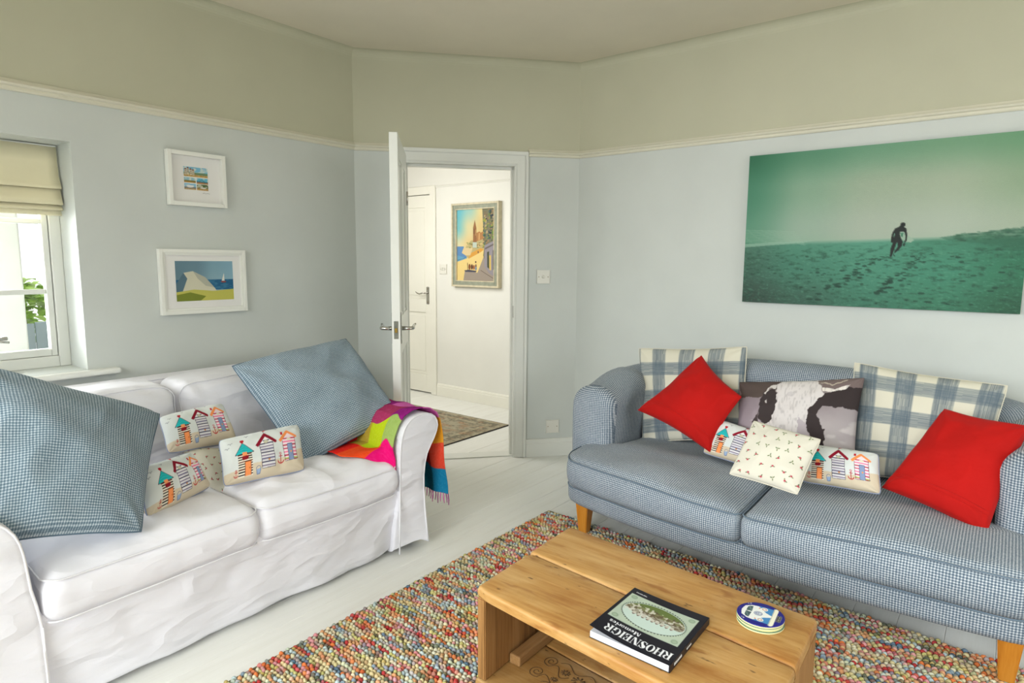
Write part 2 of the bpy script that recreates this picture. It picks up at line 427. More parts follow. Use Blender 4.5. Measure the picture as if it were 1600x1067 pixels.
# ------------------------------------------------------------------ room shell
XL, YR, CEIL, RAIL = -3.2608, 3.6406, 2.60, 2.014
XE, YB = 3.7, -3.1
P1 = Vector((XL, 2.555, 0)); P2 = Vector((-2.3041, YR, 0))
Ct = (P2-P1).normalized(); Cn = Vector((Ct.y, -Ct.x, 0))      # into the room
def CP(s, off=0, z=0): p = P1+Ct*s+Cn*off; return (p.x, p.y, z)

floor = box('floor', (-6.0, -3.4, -0.12), (4.0, 4.75, -0.022), M_sub); props(floor, 'white painted wooden board floor of room and hall', 'floor', kind='structure')
bw = 0.148; x = -6.0; k = 0
while x < 3.9:
    ystart = YB; yend = 4.46
    b = box('floorboard', (x+0.0005, ystart, -0.022), (x+bw-0.0005, yend, random.uniform(-0.0007, 0.0)), M_board, floor, 0.0015, 1)
    x += bw
thr = prism('threshold_strip', [CP(0.30, -0.13)[:2], CP(1.03, -0.13)[:2], CP(1.03, -0.02)[:2], CP(0.30, -0.02)[:2]], 0.0, 0.007, M_gloss, floor)

ceil = box('ceiling', (-6.0, -3.4, CEIL), (4.0, 4.75, CEIL+0.1), M_ceil); props(ceil, 'plain warm off-white ceiling', 'ceiling', kind='structure')

def wall_xz(name, label, x0, x1, y0, y1, holes, axis, split=True):
    """wall slab; holes = [(a0, a1, z0, z1)] along its length; cream above the rail, pale grey below"""
    root = empty(name, label, 'wall', kind='structure')
    a0, a1 = (y0, y1) if axis == 'y' else (x0, x1)
    cuts = sorted({a0, a1, *[h[0] for h in holes], *[h[1] for h in holes]})
    for mat, zb, zt, nm in ((M_wall, -0.02, RAIL+0.02, 'lower_wall'), (M_cream, RAIL+0.02, CEIL, 'upper_wall')):
        bm = bmesh.new()
        for u, v in zip(cuts[:-1], cuts[1:]):
            segs = [(zb, zt)]
            for h in holes:
                if h[0] <= u and v <= h[1]:
                    segs = []
                    if h[2] > zb: segs.append((zb, min(h[2], zt)))
                    if h[3] < zt: segs.append((max(h[3], zb), zt))
            for s0, s1 in segs:
                lo, hi = ((x0, u, s0), (x1, v, s1)) if axis == 'y' else ((u, y0, s0), (v, y1, s1))
                r = bmesh.ops.create_cube(bm, size=1)
                for w in r['verts']: w.co = Vector([lo[i]+(w.co[i]+0.5)*(hi[i]-lo[i]) for i in range(3)])
        bmesh.ops.remove_doubles(bm, verts=bm.verts, dist=1e-5)
        from_bm(nm, bm, mat, root)
    return root
WZ0, WZ1, WY0, WY1 = 0.835, 1.838, -0.75, 1.035
wl = wall_xz('wall_left', 'pale grey left wall with cream band above the picture rail', XL-0.34, XL, YB, 2.555, [(WY0, WY1, WZ0, WZ1)], 'y')
wr = wall_xz('wall_right', 'pale grey wall behind the blue checked sofa, cream above the rail', P2.x, XE+0.2, YR, YR+0.15, [], 'x')
wb = wall_xz('wall_rear', 'wall behind the camera with a wide window', XL, XE, YB-0.2, YB, [(-1.5, 1.2, 0.65, 2.25)], 'x')
we = wall_xz('wall_side', 'side wall with a wide window opening', XE, XE+0.2, YB, YR, [(-0.1, 2.5, 0.6, 2.1)], 'y')
# angled wall with the doorway
D0, D1, DH = 0.305, 1.022, 1.955
wc = empty('wall_corner', 'angled corner wall holding the open doorway', 'wall', kind='structure')
def cslab(nm, s0, s1, z0, z1, mat, par, t0=-0.12, t1=0.0, bev=0):
    return prism(nm, [CP(s0, t0)[:2], CP(s1, t0)[:2], CP(s1, t1)[:2], CP(s0, t1)[:2]], z0, z1, mat, par, bev)
Lc = (P2-P1).length
cslab('lower_wall', 0, D0, -0.02, RAIL+0.02, M_wall, wc); cslab('lower_wall', D1, Lc, -0.02, RAIL+0.02, M_wall, wc)
cslab('lower_wall', D0, D1, DH, RAIL+0.02, M_cream, wc); cslab('upper_wall', 0, Lc, RAIL+0.02, CEIL, M_cream, wc)
# backing of the corner so that the shell closes
prism('corner_infill', [(XL, 2.555), (XL-0.34, 2.555), (XL-0.34, 2.70), (XL-0.10, 2.70)], -0.02, CEIL, M_hall, wc)
prism('corner_infill', [(P2.x, YR), (P2.x, YR+0.15), (P2.x-0.16, YR+0.15), (P2.x-0.10, YR+0.07)], -0.02, CEIL, M_hall, wc)

# coving: soft quarter-round between ceiling and walls
def cove_prof(r=0.05, n=7):
    return [(0, CEIL+0.001), (0, CEIL-r)]+[(r-r*math.cos(t), CEIL-r+r*math.sin(t)) for t in np.linspace(0, pi/2, n)][1:]+[(r, CEIL+0.001)]
def trim(name, label, prof, A, B, N, mat, cat='moulding'):
    o = extrude_profile(name, prof, A, B, N, mat); return props(o, label, cat, kind='structure')
trim('trim_1', 'soft coving where the left wall meets the ceiling', cove_prof(), (XL, YB), (XL, 2.60), (1, 0), M_cream, 'coving')
trim('trim_2', 'soft coving above the open doorway wall', cove_prof(), CP(-0.04)[:2], CP(Lc+0.04)[:2], Cn[:2], M_cream, 'coving')
trim('trim_3', 'soft coving along the wall above the blue sofa', cove_prof(), (P2.x-0.04, YR), (XE, YR), (0, -1), M_cream, 'coving')
rp = [(0, 2.010), (0.010, 2.010), (0.014, 2.016), (0.014, 2.026), (0.022, 2.030), (0.026, 2.038), (0.020, 2.046), (0.010, 2.048), (0.008, 2.056), (0, 2.058)]
trim('trim_4', 'white picture rail running along the left wall above the window', rp, (XL, YB), (XL, 2.562), (1, 0), M_rail, 'picture rail')
trim('trim_5', 'short white picture rail between left corner and door architrave', rp, CP(0.0)[:2], CP(D0-0.085)[:2], Cn[:2], M_rail, 'picture rail')
trim('trim_6', 'short white picture rail right of the door architrave', rp, CP(D1+0.082)[:2], CP(Lc)[:2], Cn[:2], M_rail, 'picture rail')
trim('trim_7', 'white picture rail above the green beach canvas', rp, (P2.x-0.005, YR), (XE, YR), (0, -1), M_rail, 'picture rail')
bp = [(0, 0), (0.018, 0), (0.018, 0.092), (0.014, 0.098), (0.014, 0.112), (0.008, 0.122), (0, 0.124)]
trim('baseboard_left', 'white skirting board behind the white sofa', bp, (XL, YB), (XL, 2.56), (1, 0), M_gloss, 'skirting board')
trim('baseboard_corner', 'white skirting board between door frame and blue sofa', bp, CP(D1+0.082)[:2], CP(Lc)[:2], Cn[:2], M_gloss, 'skirting board')
trim('baseboard_right', 'white skirting board behind the blue sofa', bp, (P2.x, YR), (XE, YR), (0, -1), M_gloss, 'skirting board')
trim('baseboard_inner', 'short white skirting board left of the door frame', bp, CP(0.0)[:2], CP(D0-0.085)[:2], Cn[:2], M_gloss, 'skirting board')

# ------------------------------------------------------------------ door frame and the open door
df = empty('doorframe_1', 'white painted door frame around the open doorway', 'door frame', kind='structure')
cslab('jamb', D0-0.02, D0+0.008, 0, DH+0.02, M_gloss, df, -0.13, 0.004); cslab('jamb', D1-0.008, D1+0.02, 0, DH+0.02, M_gloss, df, -0.13, 0.004)
cslab('jamb', D0, D1, DH-0.008, DH+0.02, M_gloss, df, -0.13, 0.004)
cslab('stop', D1-0.022, D1-0.006, 0, DH-0.006, M_gloss, df, -0.085, -0.045); cslab('stop', D0+0.006, D0+0.022, 0, DH-0.006, M_gloss, df, -0.085, -0.045)
cslab('stop', D0, D1, DH-0.024, DH-0.006, M_gloss, df, -0.085, -0.045)
for s0, s1, s2 in ((D1+0.004, D1+0.060, D1+0.080), (D0-0.004, D0-0.060, D0-0.080)):
    a, b = sorted((s0, s1)); cslab('architrave', a, b, 0, 2.015, M_gloss, df, 0.0, 0.014, 0.003)
    a, b = sorted((s1, s2)); cslab('architrave', a, b, 0, 2.038, M_gloss, df, 0.0, 0.024, 0.004)
cslab('architrave', D0-0.060, D1+0.060, DH+0.004, DH+0.060, M_gloss, df, 0.0, 0.0135, 0.003)
cslab('architrave', D0-0.080, D1+0.080, DH+0.060, DH+0.083, M_gloss, df, 0.0, 0.0235, 0.004)
cslab('strike_plate', D1-0.0095, D1-0.0075, 0.96, 1.04, M_chrome, df, -0.035, -0.012)

HX, HY = -2.868, 2.598; FX, FY = -2.402, 2.118        # hinge and free edge of the open leaf
dd = Vector((FX-HX, FY-HY, 0)); DW = dd.length; dang = math.atan2(dd.y, dd.x)
door = empty('door_1', 'white panelled living room door standing open with chrome lever handles', 'door', (HX, HY, 0), dang, kind='structure')
TH = 0.042
def dbox(nm, x0, x1, z0, z1, y0=-TH/2, y1=TH/2, mat=M_gloss, par=door, bev=0.002): return box(nm, (x0, y0, z0), (x1, y1, z1), mat, par, bev, 1)
sw = 0.098; zT = 1.952
dbox('stile', 0, sw, 0.008, zT); dbox('stile', DW-sw, DW, 0.008, zT)
rails = [(0.008, 0.20), (0.86, 1.05), (zT-0.11, zT)]
for z0, z1 in rails: dbox('rail', sw, DW-sw, z0, z1)
mx = DW/2
for z0, z1 in ((0.20, 0.86), (1.05, zT-0.11)):
    dbox('muntin', mx-0.045, mx+0.045, z0, z1)
    for x0, x1 in ((sw, mx-0.045), (mx+0.045, DW-sw)):
        dbox('panel', x0, x1, z0, z1, -0.006, 0.006)
        bm = bmesh.new()
        for s in (-1, 1):
            for a, b, c_, d_ in ((x0, x0+0.014, z0, z1), (x1-0.014, x1, z0, z1), (x0, x1, z0, z0+0.014), (x0, x1, z1-0.014, z1)):
                r = bmesh.ops.create_cube(bm, size=1); ya, yb = (0.004, 0.015) if s > 0 else (-0.015, -0.004)
                for w in r['verts']: w.co = Vector((a+(w.co.x+.5)*(b-a), ya+(w.co.y+.5)*(yb-ya), c_+(w.co.z+.5)*(d_-c_)))
        from_bm('panel_moulding', bm, M_gloss, door)
dbox('latch_plate', DW-0.0005, DW+0.0015, 0.945, 1.035, -0.011, 0.011, M_chrome, bev=0.0)
dbox('latch_bolt', DW+0.001, DW+0.009, 0.977, 1.000, -0.007, 0.007, M_brass, bev=0.002)
for s in (-1, 1):
    y0 = s*TH/2
    pl = box('handle_plate', (DW-0.078, min(y0, y0+s*0.005), 0.915), (DW-0.040, max(y0, y0+s*0.005), 1.075), M_chrome, door, 0.003)
    tube('handle', [(DW-0.059, y0, 0.993), (DW-0.059, y0+s*0.045, 0.993), (DW-0.063, y0+s*0.056, 0.993), (DW-0.075, y0+s*0.060, 0.993), (DW-0.150, y0+s*0.060, 0.996), (DW-0.172, y0+s*0.066, 1.004)], [0.011, 0.009, 0.0095, 0.009, 0.009, 0.006], M_chrome, pl, 10)
for z in (0.25, 1.70): tube('hinge', [(0.0, TH/2+0.003, z-0.04), (0.0, TH/2+0.003, z+0.04)], 0.006, M_chrome, door)

# ------------------------------------------------------------------ hall
YH = 4.42
hl = empty('wall_hall', 'warm white hall wall behind the framed street painting', 'wall', kind='structure')
HX0, HX1 = -5.24, -4.487       # closed hall door opening
bm = bmesh.new()
for x0, x1, z0, z1 in ((-6.0, HX0, -0.02, CEIL), (HX1, -2.1, -0.02, CEIL), (HX0, HX1, 1.972, CEIL)):
    r = bmesh.ops.create_cube(bm, size=1)
    for w in r['verts']: w.co = Vector((x0+(w.co.x+.5)*(x1-x0), YH+(w.co.y+.5)*0.12, z0+(w.co.z+.5)*(z1-z0)))
from_bm('hall_plaster', bm, M_hall, hl)
props(box('wall_hall_end', (-6.0, 2.4, -0.02), (-5.88, YH, CEIL), M_hall), 'plain warm white wall at the far end of the hall', 'wall', kind='structure')
props(box('wall_hall_near', (-5.9, 2.58, -0.02), (XL-0.34, 2.70, CEIL), M_hall), 'warm white hall wall on the near side', 'wall', kind='structure')
props(box('wall_hall_side', (P2.x, YR+0.15, -0.02), (P2.x+0.12, YH, CEIL), M_hall), 'short warm white wall closing the hall', 'wall', kind='structure')
hr = [(0, 2.028), (0.012, 2.028), (0.018, 2.036), (0.012, 2.046), (0, 2.048)]
trim('trim_8', 'thin cream picture rail along the hall wall', hr, (-4.405, YH), (-2.4, YH), (0, -1), M_hall, 'picture rail')
trim('baseboard_hall', 'white skirting board in the hall below the street painting', bp, (-4.405, YH), (-2.4, YH), (0, -1), M_hallwood, 'skirting board')
d2 = empty('door_2', 'closed white panelled hall door with scrolled chrome handle', 'door', kind='structure')
def hb(nm, x0, x1, z0, z1, y0, y1, mat=M_hallwood, par=d2, bev=0.002): return box(nm, (x0, YH+y0, z0), (x1, YH+y1, z1), mat, par, bev, 1)
hx0, hx1 = HX0+0.004, HX1-0.004
hb('stile', hx0, hx0+0.10, 0.012, 1.966, 0.0, 0.04); hb('stile', hx1-0.075, hx1, 0.012, 1.966, 0.0, 0.04)
hm = (hx0+hx1)/2+0.02
for z0, z1 in ((0.012, 0.19), (0.82, 0.955), (1.85, 1.966)): hb('rail', hx0+0.10, hx1-0.075, z0, z1, 0.0, 0.04)
for z0, z1 in ((0.19, 0.82), (0.955, 1.85)):
    hb('muntin', hm-0.15, hm-0.05, z0, z1, 0.0, 0.04)
    for x0, x1 in ((hx0+0.10, hm-0.15), (hm-0.05, hx1-0.075)):
        hb('panel', x0, x1, z0, z1, 0.014, 0.026); hb('raised_field', x0+0.022, x1-0.022, z0+0.03, z1-0.03, 0.009, 0.016, bev=0.003)
for x0, x1, z0, z1 in ((HX1, HX1+0.075, 0, 2.05), (HX0-0.075, HX0, 0, 2.05), (HX0, HX1, 1.972, 2.05)): hb('architrave', x0, x1, z0, z1, -0.018, 0.0, bev=0.004)
hb('door_gap', HX0, HX1, 0.0, 1.972, 0.041, 0.05, M_dark, bev=0)
pl = hb('handle_plate', -4.553, -4.516, 0.905, 1.075, -0.005, 0.0, M_chrome, bev=0.004)
tube('handle', [(-4.535, YH-0.005, 1.015), (-4.535, YH-0.05, 1.015), (-4.56, YH-0.055, 1.015), (-4.60, YH-0.055, 1.004), (-4.635, YH-0.055, 1.014), (-4.655, YH-0.055, 1.026)], [0.008, 0.008, 0.008, 0.007, 0.006, 0.004], M_chrome, pl, 8)
for z in (0.925, 1.055): tube('screw', [(-4.535, YH-0.004, z), (-4.535, YH-0.008, z)], 0.004, M_screw, pl, 8)

def switch(name, label, cat, O, U, N, w, mat_feature='toggle'):
    """square plate on a wall: O centre, U along wall, N out of the wall"""
    r = empty(name, label, cat)
    O = Vector(O); U = Vector(U); N = Vector(N); Z = Vector((0, 0, 1))
    def bx(nm, hw, hh, d0, d1, mat, par, du=0, dz=0, bev=0.002):
        bm = bmesh.new(); bmesh.ops.create_cube(bm, size=1)
        for v in bm.verts: v.co = O+U*(v.co.x*2*hw+du)+Z*(v.co.z*2*hh+dz)+N*(d0+(v.co.y+.5)*(d1-d0))
        if bev: bmesh.ops.bevel(bm, geom=list(bm.edges), offset=bev, segments=2, affect='EDGES')
        return from_bm(nm, bm, mat, par)
    p = bx('plate', w, w, 0.0005, 0.009, M_plastic, r, bev=0.003)
    for s in (-1, 1):
        c0 = O+U*(s*w*0.70)+N*0.0085; tube('screw', [c0, c0+N*0.0012], 0.0032, M_screw, r, 8)
    if mat_feature == 'toggle': tube('knob', [O+N*0.008, O+N*0.014, O+N*0.020], [0.011, 0.010, 0.007], M_plastic, r, 16)
    if mat_feature == 'rocker':
        bx('rocker', 0.008, 0.013, 0.008, 0.013, M_plastic, r, -0.013); bx('rocker', 0.008, 0.013, 0.008, 0.013, M_plastic, r, 0.013)
    return r
switch('light_switch', 'white square dimmer switch with round knob right of the doorway', 'light switch', CP(1.212, 0.0, 1.234), Ct, Cn, 0.0445)
switch('blanking_plate', 'white blank wall plate with two screws just above the skirting board', 'wall plate', CP(1.290, 0.0, 0.208), Ct, Cn, 0.0445, 'none')
switch('light_switch', 'double white light switch on the hall wall left of the painting', 'light switch', (-4.315, YH, 1.254), (1, 0, 0), (0, -1, 0), 0.044, 'rocker')

# ------------------------------------------------------------------ window in the left wall
XW = XL-0.20          # plane of the casement
win = empty('window_1', 'white casement window with glazing bars in the deep left reveal', 'window', kind='structure')
def wbx(nm, y0, y1, z0, z1, x0=XW-0.045, x1=XW, mat=M_gloss, bev=0.004, par=win): return box(nm, (x0, y0, z0), (x1, y1, z1), mat, par, bev, 2)
wbx('window_frame', WY1-0.046, WY1, WZ0, WZ1, XW-0.07, XW+0.0); wbx('window_frame', WY0, WY0+0.062, WZ0, WZ1, XW-0.07, XW)
wbx('window_frame', WY0+0.062, WY1-0.046, WZ0, WZ0+0.05, XW-0.07, XW); wbx('window_frame', WY0+0.062, WY1-0.046, WZ1-0.06, WZ1, XW-0.07, XW)
ya, yb = 0.40, WY1-0.046
for (y0, y1) in ((ya, yb), (WY0+0.062, ya)):
    y0 += 0.003; y1 -= 0.003
    sz0, sz1 = WZ0+0.052, WZ1-0.062
    wbx('sash_stile', y1-0.024, y1, sz0, sz1, XW-0.05, XW-0.006); wbx('sash_stile', y0, y0+0.024, sz0, sz1, XW-0.05, XW-0.006)
    wbx('sash_rail', y0+0.024, y1-0.024, sz0, sz0+0.032, XW-0.05, XW-0.006); wbx('sash_rail', y0+0.024, y1-0.024, sz1-0.04, sz1, XW-0.05, XW-0.006)
    for z in (1.183, 1.500): wbx('glazing_bar', y0+0.024, y1-0.024, z-0.011, z+0.011, XW-0.040, XW-0.014, bev=0.003)
    zz = [sz0+0.032, 1.172, 1.194, 1.489, 1.511, sz1-0.04]
    for a, b in ((0, 1), (2, 3), (4, 5)): box('pane', (XW-0.030, y0+0.024, zz[a]), (XW-0.026, y1-0.024, zz[b]), M_glass, win)
h = wbx('catch', 0.765, 0.80, 0.975, 0.99, XW-0.006, XW+0.012, M_chrome)
tube('stay_handle', [(XW+0.01, 0.74, 0.972), (XW+0.022, 0.765, 0.972), (XW+0.022, 0.80, 0.966)], 0.005, M_chrome, win)
sill = box('window_sill', (XW-0.0, WY0-0.10, WZ0-0.028), (XL+0.045, WY1+0.125, WZ0-0.001), M_gloss, None, 0.010, 4)
props(sill, 'white rounded window sill projecting above the sofa', 'window sill', kind='structure')

bl = empty('roman_blind', 'cream roman blind folded up at the top of the window', 'blind')
bx0, bxy0, bxy1 = XW+0.035, WY0+0.02, WY1-0.008
def strip(nm, prof, par, th=0.004):
    V = []; n = len(prof); ny = 40
    for j in range(ny+1):
        y = bxy0+(bxy1-bxy0)*j/ny; w = 0.0025*math.sin(9*y)+0.002*math.sin(23*y+1)
        for (o_, z) in prof: V.append((bx0+o_+w, y, z))
    F = [(j*n+i, j*n+i+1, (j+1)*n+i+1, (j+1)*n+i) for j in range(ny) for i in range(n-1)]
    o = mesh(nm, V, F, M_blind, par, smooth=True); m = o.modifiers.new('thick', 'SOLIDIFY'); m.thickness = th; return o
box('header_rail', (bx0-0.012, bxy0, 1.812), (bx0+0.010, bxy1, 1.834), M_gloss, bl)
strip('panel', [(0.012, 1.828), (0.014, 1.76), (0.022, 1.70), (0.040, 1.66), (0.046, 1.646), (0.040, 1.642)], bl)
strip('fold', [(0.010, 1.66), (0.026, 1.645), (0.040, 1.60), (0.050, 1.576), (0.042, 1.572)], bl)
strip('fold', [(0.008, 1.60), (0.020, 1.585), (0.034, 1.562), (0.042, 1.551), (0.034, 1.548)], bl)
strip('fold', [(0.004, 1.58), (0.012, 1.56), (0.020, 1.530), (0.016, 1.526)], bl)
strip('lining', [(0.000, 1.82), (0.000, 1.60), (0.000, 1.55)], bl, 0.002)

# unseen windows: two openings, and an added frame on the solid left wall
w = empty('added_window', 'added white window frame on the solid left wall behind the camera', 'window', kind='structure')
for y_ in (-2.85, -1.975, -1.10): box('window_frame', (XL+0.001, y_, 0.95), (XL+0.03, y_+0.05, 2.28), M_gloss, w)
for z_ in (0.95, 2.23): box('window_frame', (XL+0.001, -2.80, z_), (XL+0.029, -1.10, z_+0.05), M_gloss, w)
box('pane', (XL+0.002, -2.80, 1.0), (XL+0.006, -1.10, 2.23), M_glass, w)
for nm, lab, A, B, ax in (('window_2', 'white framed wide window behind the camera', -1.5, 1.2, 'x'), ('window_3', 'white framed window in the side wall', -0.1, 2.5, 'y')):
    w = empty(nm, lab, 'window', kind='structure'); z0, z1 = (0.65, 2.25) if ax == 'x' else (0.6, 2.1)
    for i in range(4):
        a = A+(B-A-0.05)*i/3
        if ax == 'x': box('window_frame', (a, YB-0.16, z0), (a+0.05, YB-0.10, z1), M_gloss, w)
        else: box('window_frame', (XE+0.10, a, z0), (XE+0.16, a+0.05, z1), M_gloss, w)
    for z in (z0, z1-0.05):
        if ax == 'x': box('window_frame', (A+0.05, YB-0.155, z), (B-0.05, YB-0.105, z+0.05), M_gloss, w)
        else: box('window_frame', (XE+0.105, A+0.05, z), (XE+0.155, B-0.05, z+0.05), M_gloss, w)

# outside the left window
gr = box('garden_ground', (-14, -6, -0.4), (-3.9, 1.9, -0.3), mat_paint('gravel_ground', (170, 168, 158), 0.9, 0.1)); props(gr, 'pale gravel ground outside the window', 'ground', kind='structure')
M_post = mat_paint('white_render_post', (238, 238, 232), 0.6, 0.02)
post = empty('porch_post', 'white painted porch post close outside the window', 'post', (-4.6, 1.075, -0.3))
box('shaft', (-0.06, -0.075, 0.06), (0.06, 0.075, 2.6), M_post, post, 0.01); box('plinth', (-0.08, -0.09, 0.0), (0.08, 0.09, 0.06), M_post, post, 0.01)
fence = empty('garden_fence', 'blue grey board fence seen low through the window', 'fence', (-6.6, 0, 0))
M_fence = mat_paint('blue_grey_fence_paint', (176, 192, 198), 0.7, 0.04)
for i in range(20):
    y = 0.6+i*0.125; box('plank', (-0.012, y, -0.3), (0.012+0.004*(i % 2), y+0.118, 0.78+0.01*math.sin(i*2.1)), M_fence, fence, 0.003, 1)
box('fence_rail', (-0.06, 0.5, 0.35), (-0.014, 3.1, 0.42), M_fence, fence)
bush = empty('hydrangea_bush', 'bright green leafy bush above the fence outside the window', 'bush', (-7.3, 1.95, -0.3))
M_leaf = mat_paint('fresh_green_leaf', (176, 206, 96), 0.5, 0.2, 8)
M_stem = mat_paint('brown_stem', (110, 90, 60), 0.8, 0.1)
tb = []
V = []; F = []
rr = random.Random(3)
for i in range(900):
    th = rr.uniform(0, 2*pi); ph = math.acos(rr.uniform(-0.4, 1)); R_ = rr.uniform(0.32, 0.62)
    c0 = Vector((R_*math.sin(ph)*math.cos(th)*0.9, R_*math.sin(ph)*math.sin(th)*1.7, 1.0+R_*math.cos(ph)*0.75))
    d = Vector((rr.uniform(-1, 1), rr.uniform(-1, 1), rr.uniform(-0.6, 0.4))).normalized(); s = d.cross(Vector((0, 0, 1))).normalized(); L = rr.uniform(0.10, 0.18); W_ = L*0.33
    b0 = len(V)
    for t, wv, dz in ((0, 0.05, 0), (0.3, 0.9, 0.012), (0.65, 0.8, 0.010), (1, 0.03, -0.015)):
        V += [c0+d*L*t+s*W_*wv+Vector((0, 0, dz)), c0+d*L*t-s*W_*wv+Vector((0, 0, dz))]
    F += [(b0, b0+1, b0+3, b0+2), (b0+2, b0+3, b0+5, b0+4), (b0+4, b0+5, b0+7, b0+6)]
lv = mesh('leaves', V, F, M_leaf, bush); lv['kind'] = 'stuff'
join_tubes('stems', [tube('', [(0, 0, 0), (math.cos(a)*0.15, math.sin(a)*0.25, 0.55), (math.cos(a)*0.35, math.sin(a)*0.6, 1.15)], [0.02, 0.014, 0.006], None, seg=6, build=False) for a in np.linspace(0, 5.6, 8)], M_stem, bush)

# ------------------------------------------------------------------ framed pictures
def at(art, x, y):
    i = np.clip((np.asarray(x)/art.w*art.W).astype(int), 0, art.W-1); j = np.clip((np.asarray(y)/art.h*art.H).astype(int), 0, art.H-1)
    return lin(np.clip(art.C[j, i], 0, 255)/255.0)
def grid_grad(art, rows):
    """smooth colour field from a small table of colours"""
    g = np.array(rows, float); ny, nx = g.shape[:2]
    fx = art.X/art.w*(nx-1.0001); fy = art.Y/art.h*(ny-1.0001); ix = fx.astype(int); iy = fy.astype(int)
    tx = (fx-ix)[..., None]; ty = (fy-iy)[..., None]; tx = tx*tx*(3-2*tx); ty = ty*ty*(3-2*ty)
    return (g[iy, ix]*(1-tx)+g[iy, ix+1]*tx)*(1-ty)+(g[iy+1, ix]*(1-tx)+g[iy+1, ix+1]*tx)*ty

def picture_frame(name, label, O, U, N, w, h, bars, depth, art, aw, ah, ax, az, mount_d, mats, cat='picture', ew=0.0):
    """O: lower-left corner on the wall, U along the wall (picture's right), N out of the wall; Z up"""
    r = empty(name, label, cat); O = Vector(O); U = Vector(U); N = Vector(N); Z = Vector((0, 0, 1))
    def bx(nm, u0, u1, z0, z1, d0, d1, mat, bev=0.0015):
        bm = bmesh.new(); bmesh.ops.create_cube(bm, size=1)
        for v in bm.verts: v.co = O+U*(u0+(v.co.x+.5)*(u1-u0))+Z*(z0+(v.co.z+.5)*(z1-z0))+N*(d0+(v.co.y+.5)*(d1-d0))
        if bev: bmesh.ops.bevel(bm, geom=list(bm.edges), offset=bev, segments=2, affect='EDGES')
        return from_bm(nm, bm, mat, r)
    e = 0.002
    u_in = 0.0
    for k, (bwid, d1, mat) in enumerate(bars):
        a = u_in; b = u_in+bwid
        bx('frame_side', a, b, a, h-a, e, d1, mat); bx('frame_side', w-b, w-a, a, h-a, e, d1, mat)
        bx('frame_rail', b, w-b, a, b, e, d1, mat); bx('frame_rail', b, w-b, h-b, h-a, e, d1, mat)
        u_in = b
    bx('mount', u_in-0.001, w-u_in+0.001, u_in-0.001, h-u_in+0.001, e, mount_d, M_mount, 0)
    P = O+U*ax+Z*(az+ah)+N*(mount_d+0.0012)
    art_plane('print', art, P, U*aw, -Z*ah, mats, r)
    return r

# small five-view print, top frame
a = Art(124, 116, 124, 116, (236, 234, 230), 2)
def view(x0, y0, x1, y1, sky, sea, land, seed):
    a.rect(x0, y0, x1, y1, sky); h = y1-y0; w = x1-x0
    m = (a.X > x0) & (a.X < x1) & (a.Y > y0) & (a.Y < y1)
    n = a.noise(12, 5, seed)
    a._put(m & (a.Y < y0+h*0.55) & (n > 0.6), (225, 222, 205), 0.7)
    a.rect(x0, y0+h*0.55, x1, y0+h*0.78, sea); a.rect(x0, y0+h*0.78, x1, y1, land)
    a._put(m & (a.Y > y0+h*0.6) & (a.noise(5, 2, seed+1) > 0.65), (150, 120, 70), 0.8)
view(2, 2, 122, 50, (120, 180, 205), (96, 140, 110), (196, 160, 96), 1)
for i, (x0, y0) in enumerate(((6, 16), (18, 10), (32, 15), (44, 18))):
    a.rect(x0, y0, x0+11, 42, (206, 190, 160)); a.poly([(x0-1, y0+1), (x0+5, y0-7), (x0+12, y0+1)], (120, 62, 50))
    for k in range(3): a.rect(x0+2+k*3, y0+6, x0+3.6+k*3, y0+11, (80, 80, 90)); a.rect(x0+2+k*3, y0+15, x0+3.6+k*3, y0+20, (80, 80, 90))
view(2, 54, 60, 80, (150, 190, 200), (120, 120, 60), (176, 130, 60), 5); view(2, 84, 60, 114, (140, 190, 215), (110, 120, 130), (190, 160, 110), 9)
a.ell(30, 98, 18, 6, (225, 225, 222)); view(64, 54, 122, 82, (96, 176, 200), (60, 110, 130), (190, 120, 60), 12); view(64, 84, 122, 114, (80, 100, 60), (150, 130, 80), (200, 160, 100), 15)
a.line([(78, 68), (92, 62), (104, 70)], 1.5, (50, 60, 70)); a.ell(96, 102, 16, 4, (214, 210, 200))
f1 = picture_frame('box_frame', 'small deep white box frame with tiny coastal views, upper of two beside the window', (XL, 1.424, 1.598), (0, 1, 0), (1, 0, 0), 0.287, 0.262,
    [(0.019, 0.036, M_frame)], 0.036, a, 0.122, 0.114, 0.083, 0.080, 0.008, M_paper)
# faint pencil signature under the small print
tube('signature', [(XL+0.0094, 1.598+0.0, 1.665), (XL+0.0094, 1.606, 1.668), (XL+0.0094, 1.612, 1.664), (XL+0.0094, 1.622, 1.667), (XL+0.0094, 1.634, 1.665)], 0.0007, mat_paint('pencil', (140, 138, 136), 0.8), f1, 4)

# lower frame: plain generic seaside colour blocks, not a known picture
a = Art(300, 205, 200, 138, (104, 134, 146), 2)
a.C = grid_grad(a, [[(98, 128, 142), (104, 134, 148), (124, 160, 176), (130, 168, 186)], [(108, 136, 146), (120, 148, 156), (150, 178, 186), (150, 184, 196)]])
a.rect(0, 96, 300, 150, (30, 92, 130)); a._put((a.Y > 98) & (a.Y < 150) & (a.noise(16, 3, 3) > 0.62), (62, 124, 154), 0.7)
a.poly([(0, 118), (40, 60), (88, 52), (150, 84), (196, 138), (210, 160), (0, 160)], (206, 202, 178))
a.poly([(0, 118), (40, 60), (58, 90), (30, 160), (0, 160)], (84, 112, 126)); a.poly([(88, 52), (150, 84), (196, 138), (150, 128), (110, 90)], (176, 176, 158))
a.poly([(0, 158), (90, 146), (190, 156), (300, 148), (300, 205), (0, 205)], (192, 188, 90)); a.poly([(0, 172), (70, 160), (150, 182), (120, 205), (0, 205)], (122, 132, 44))
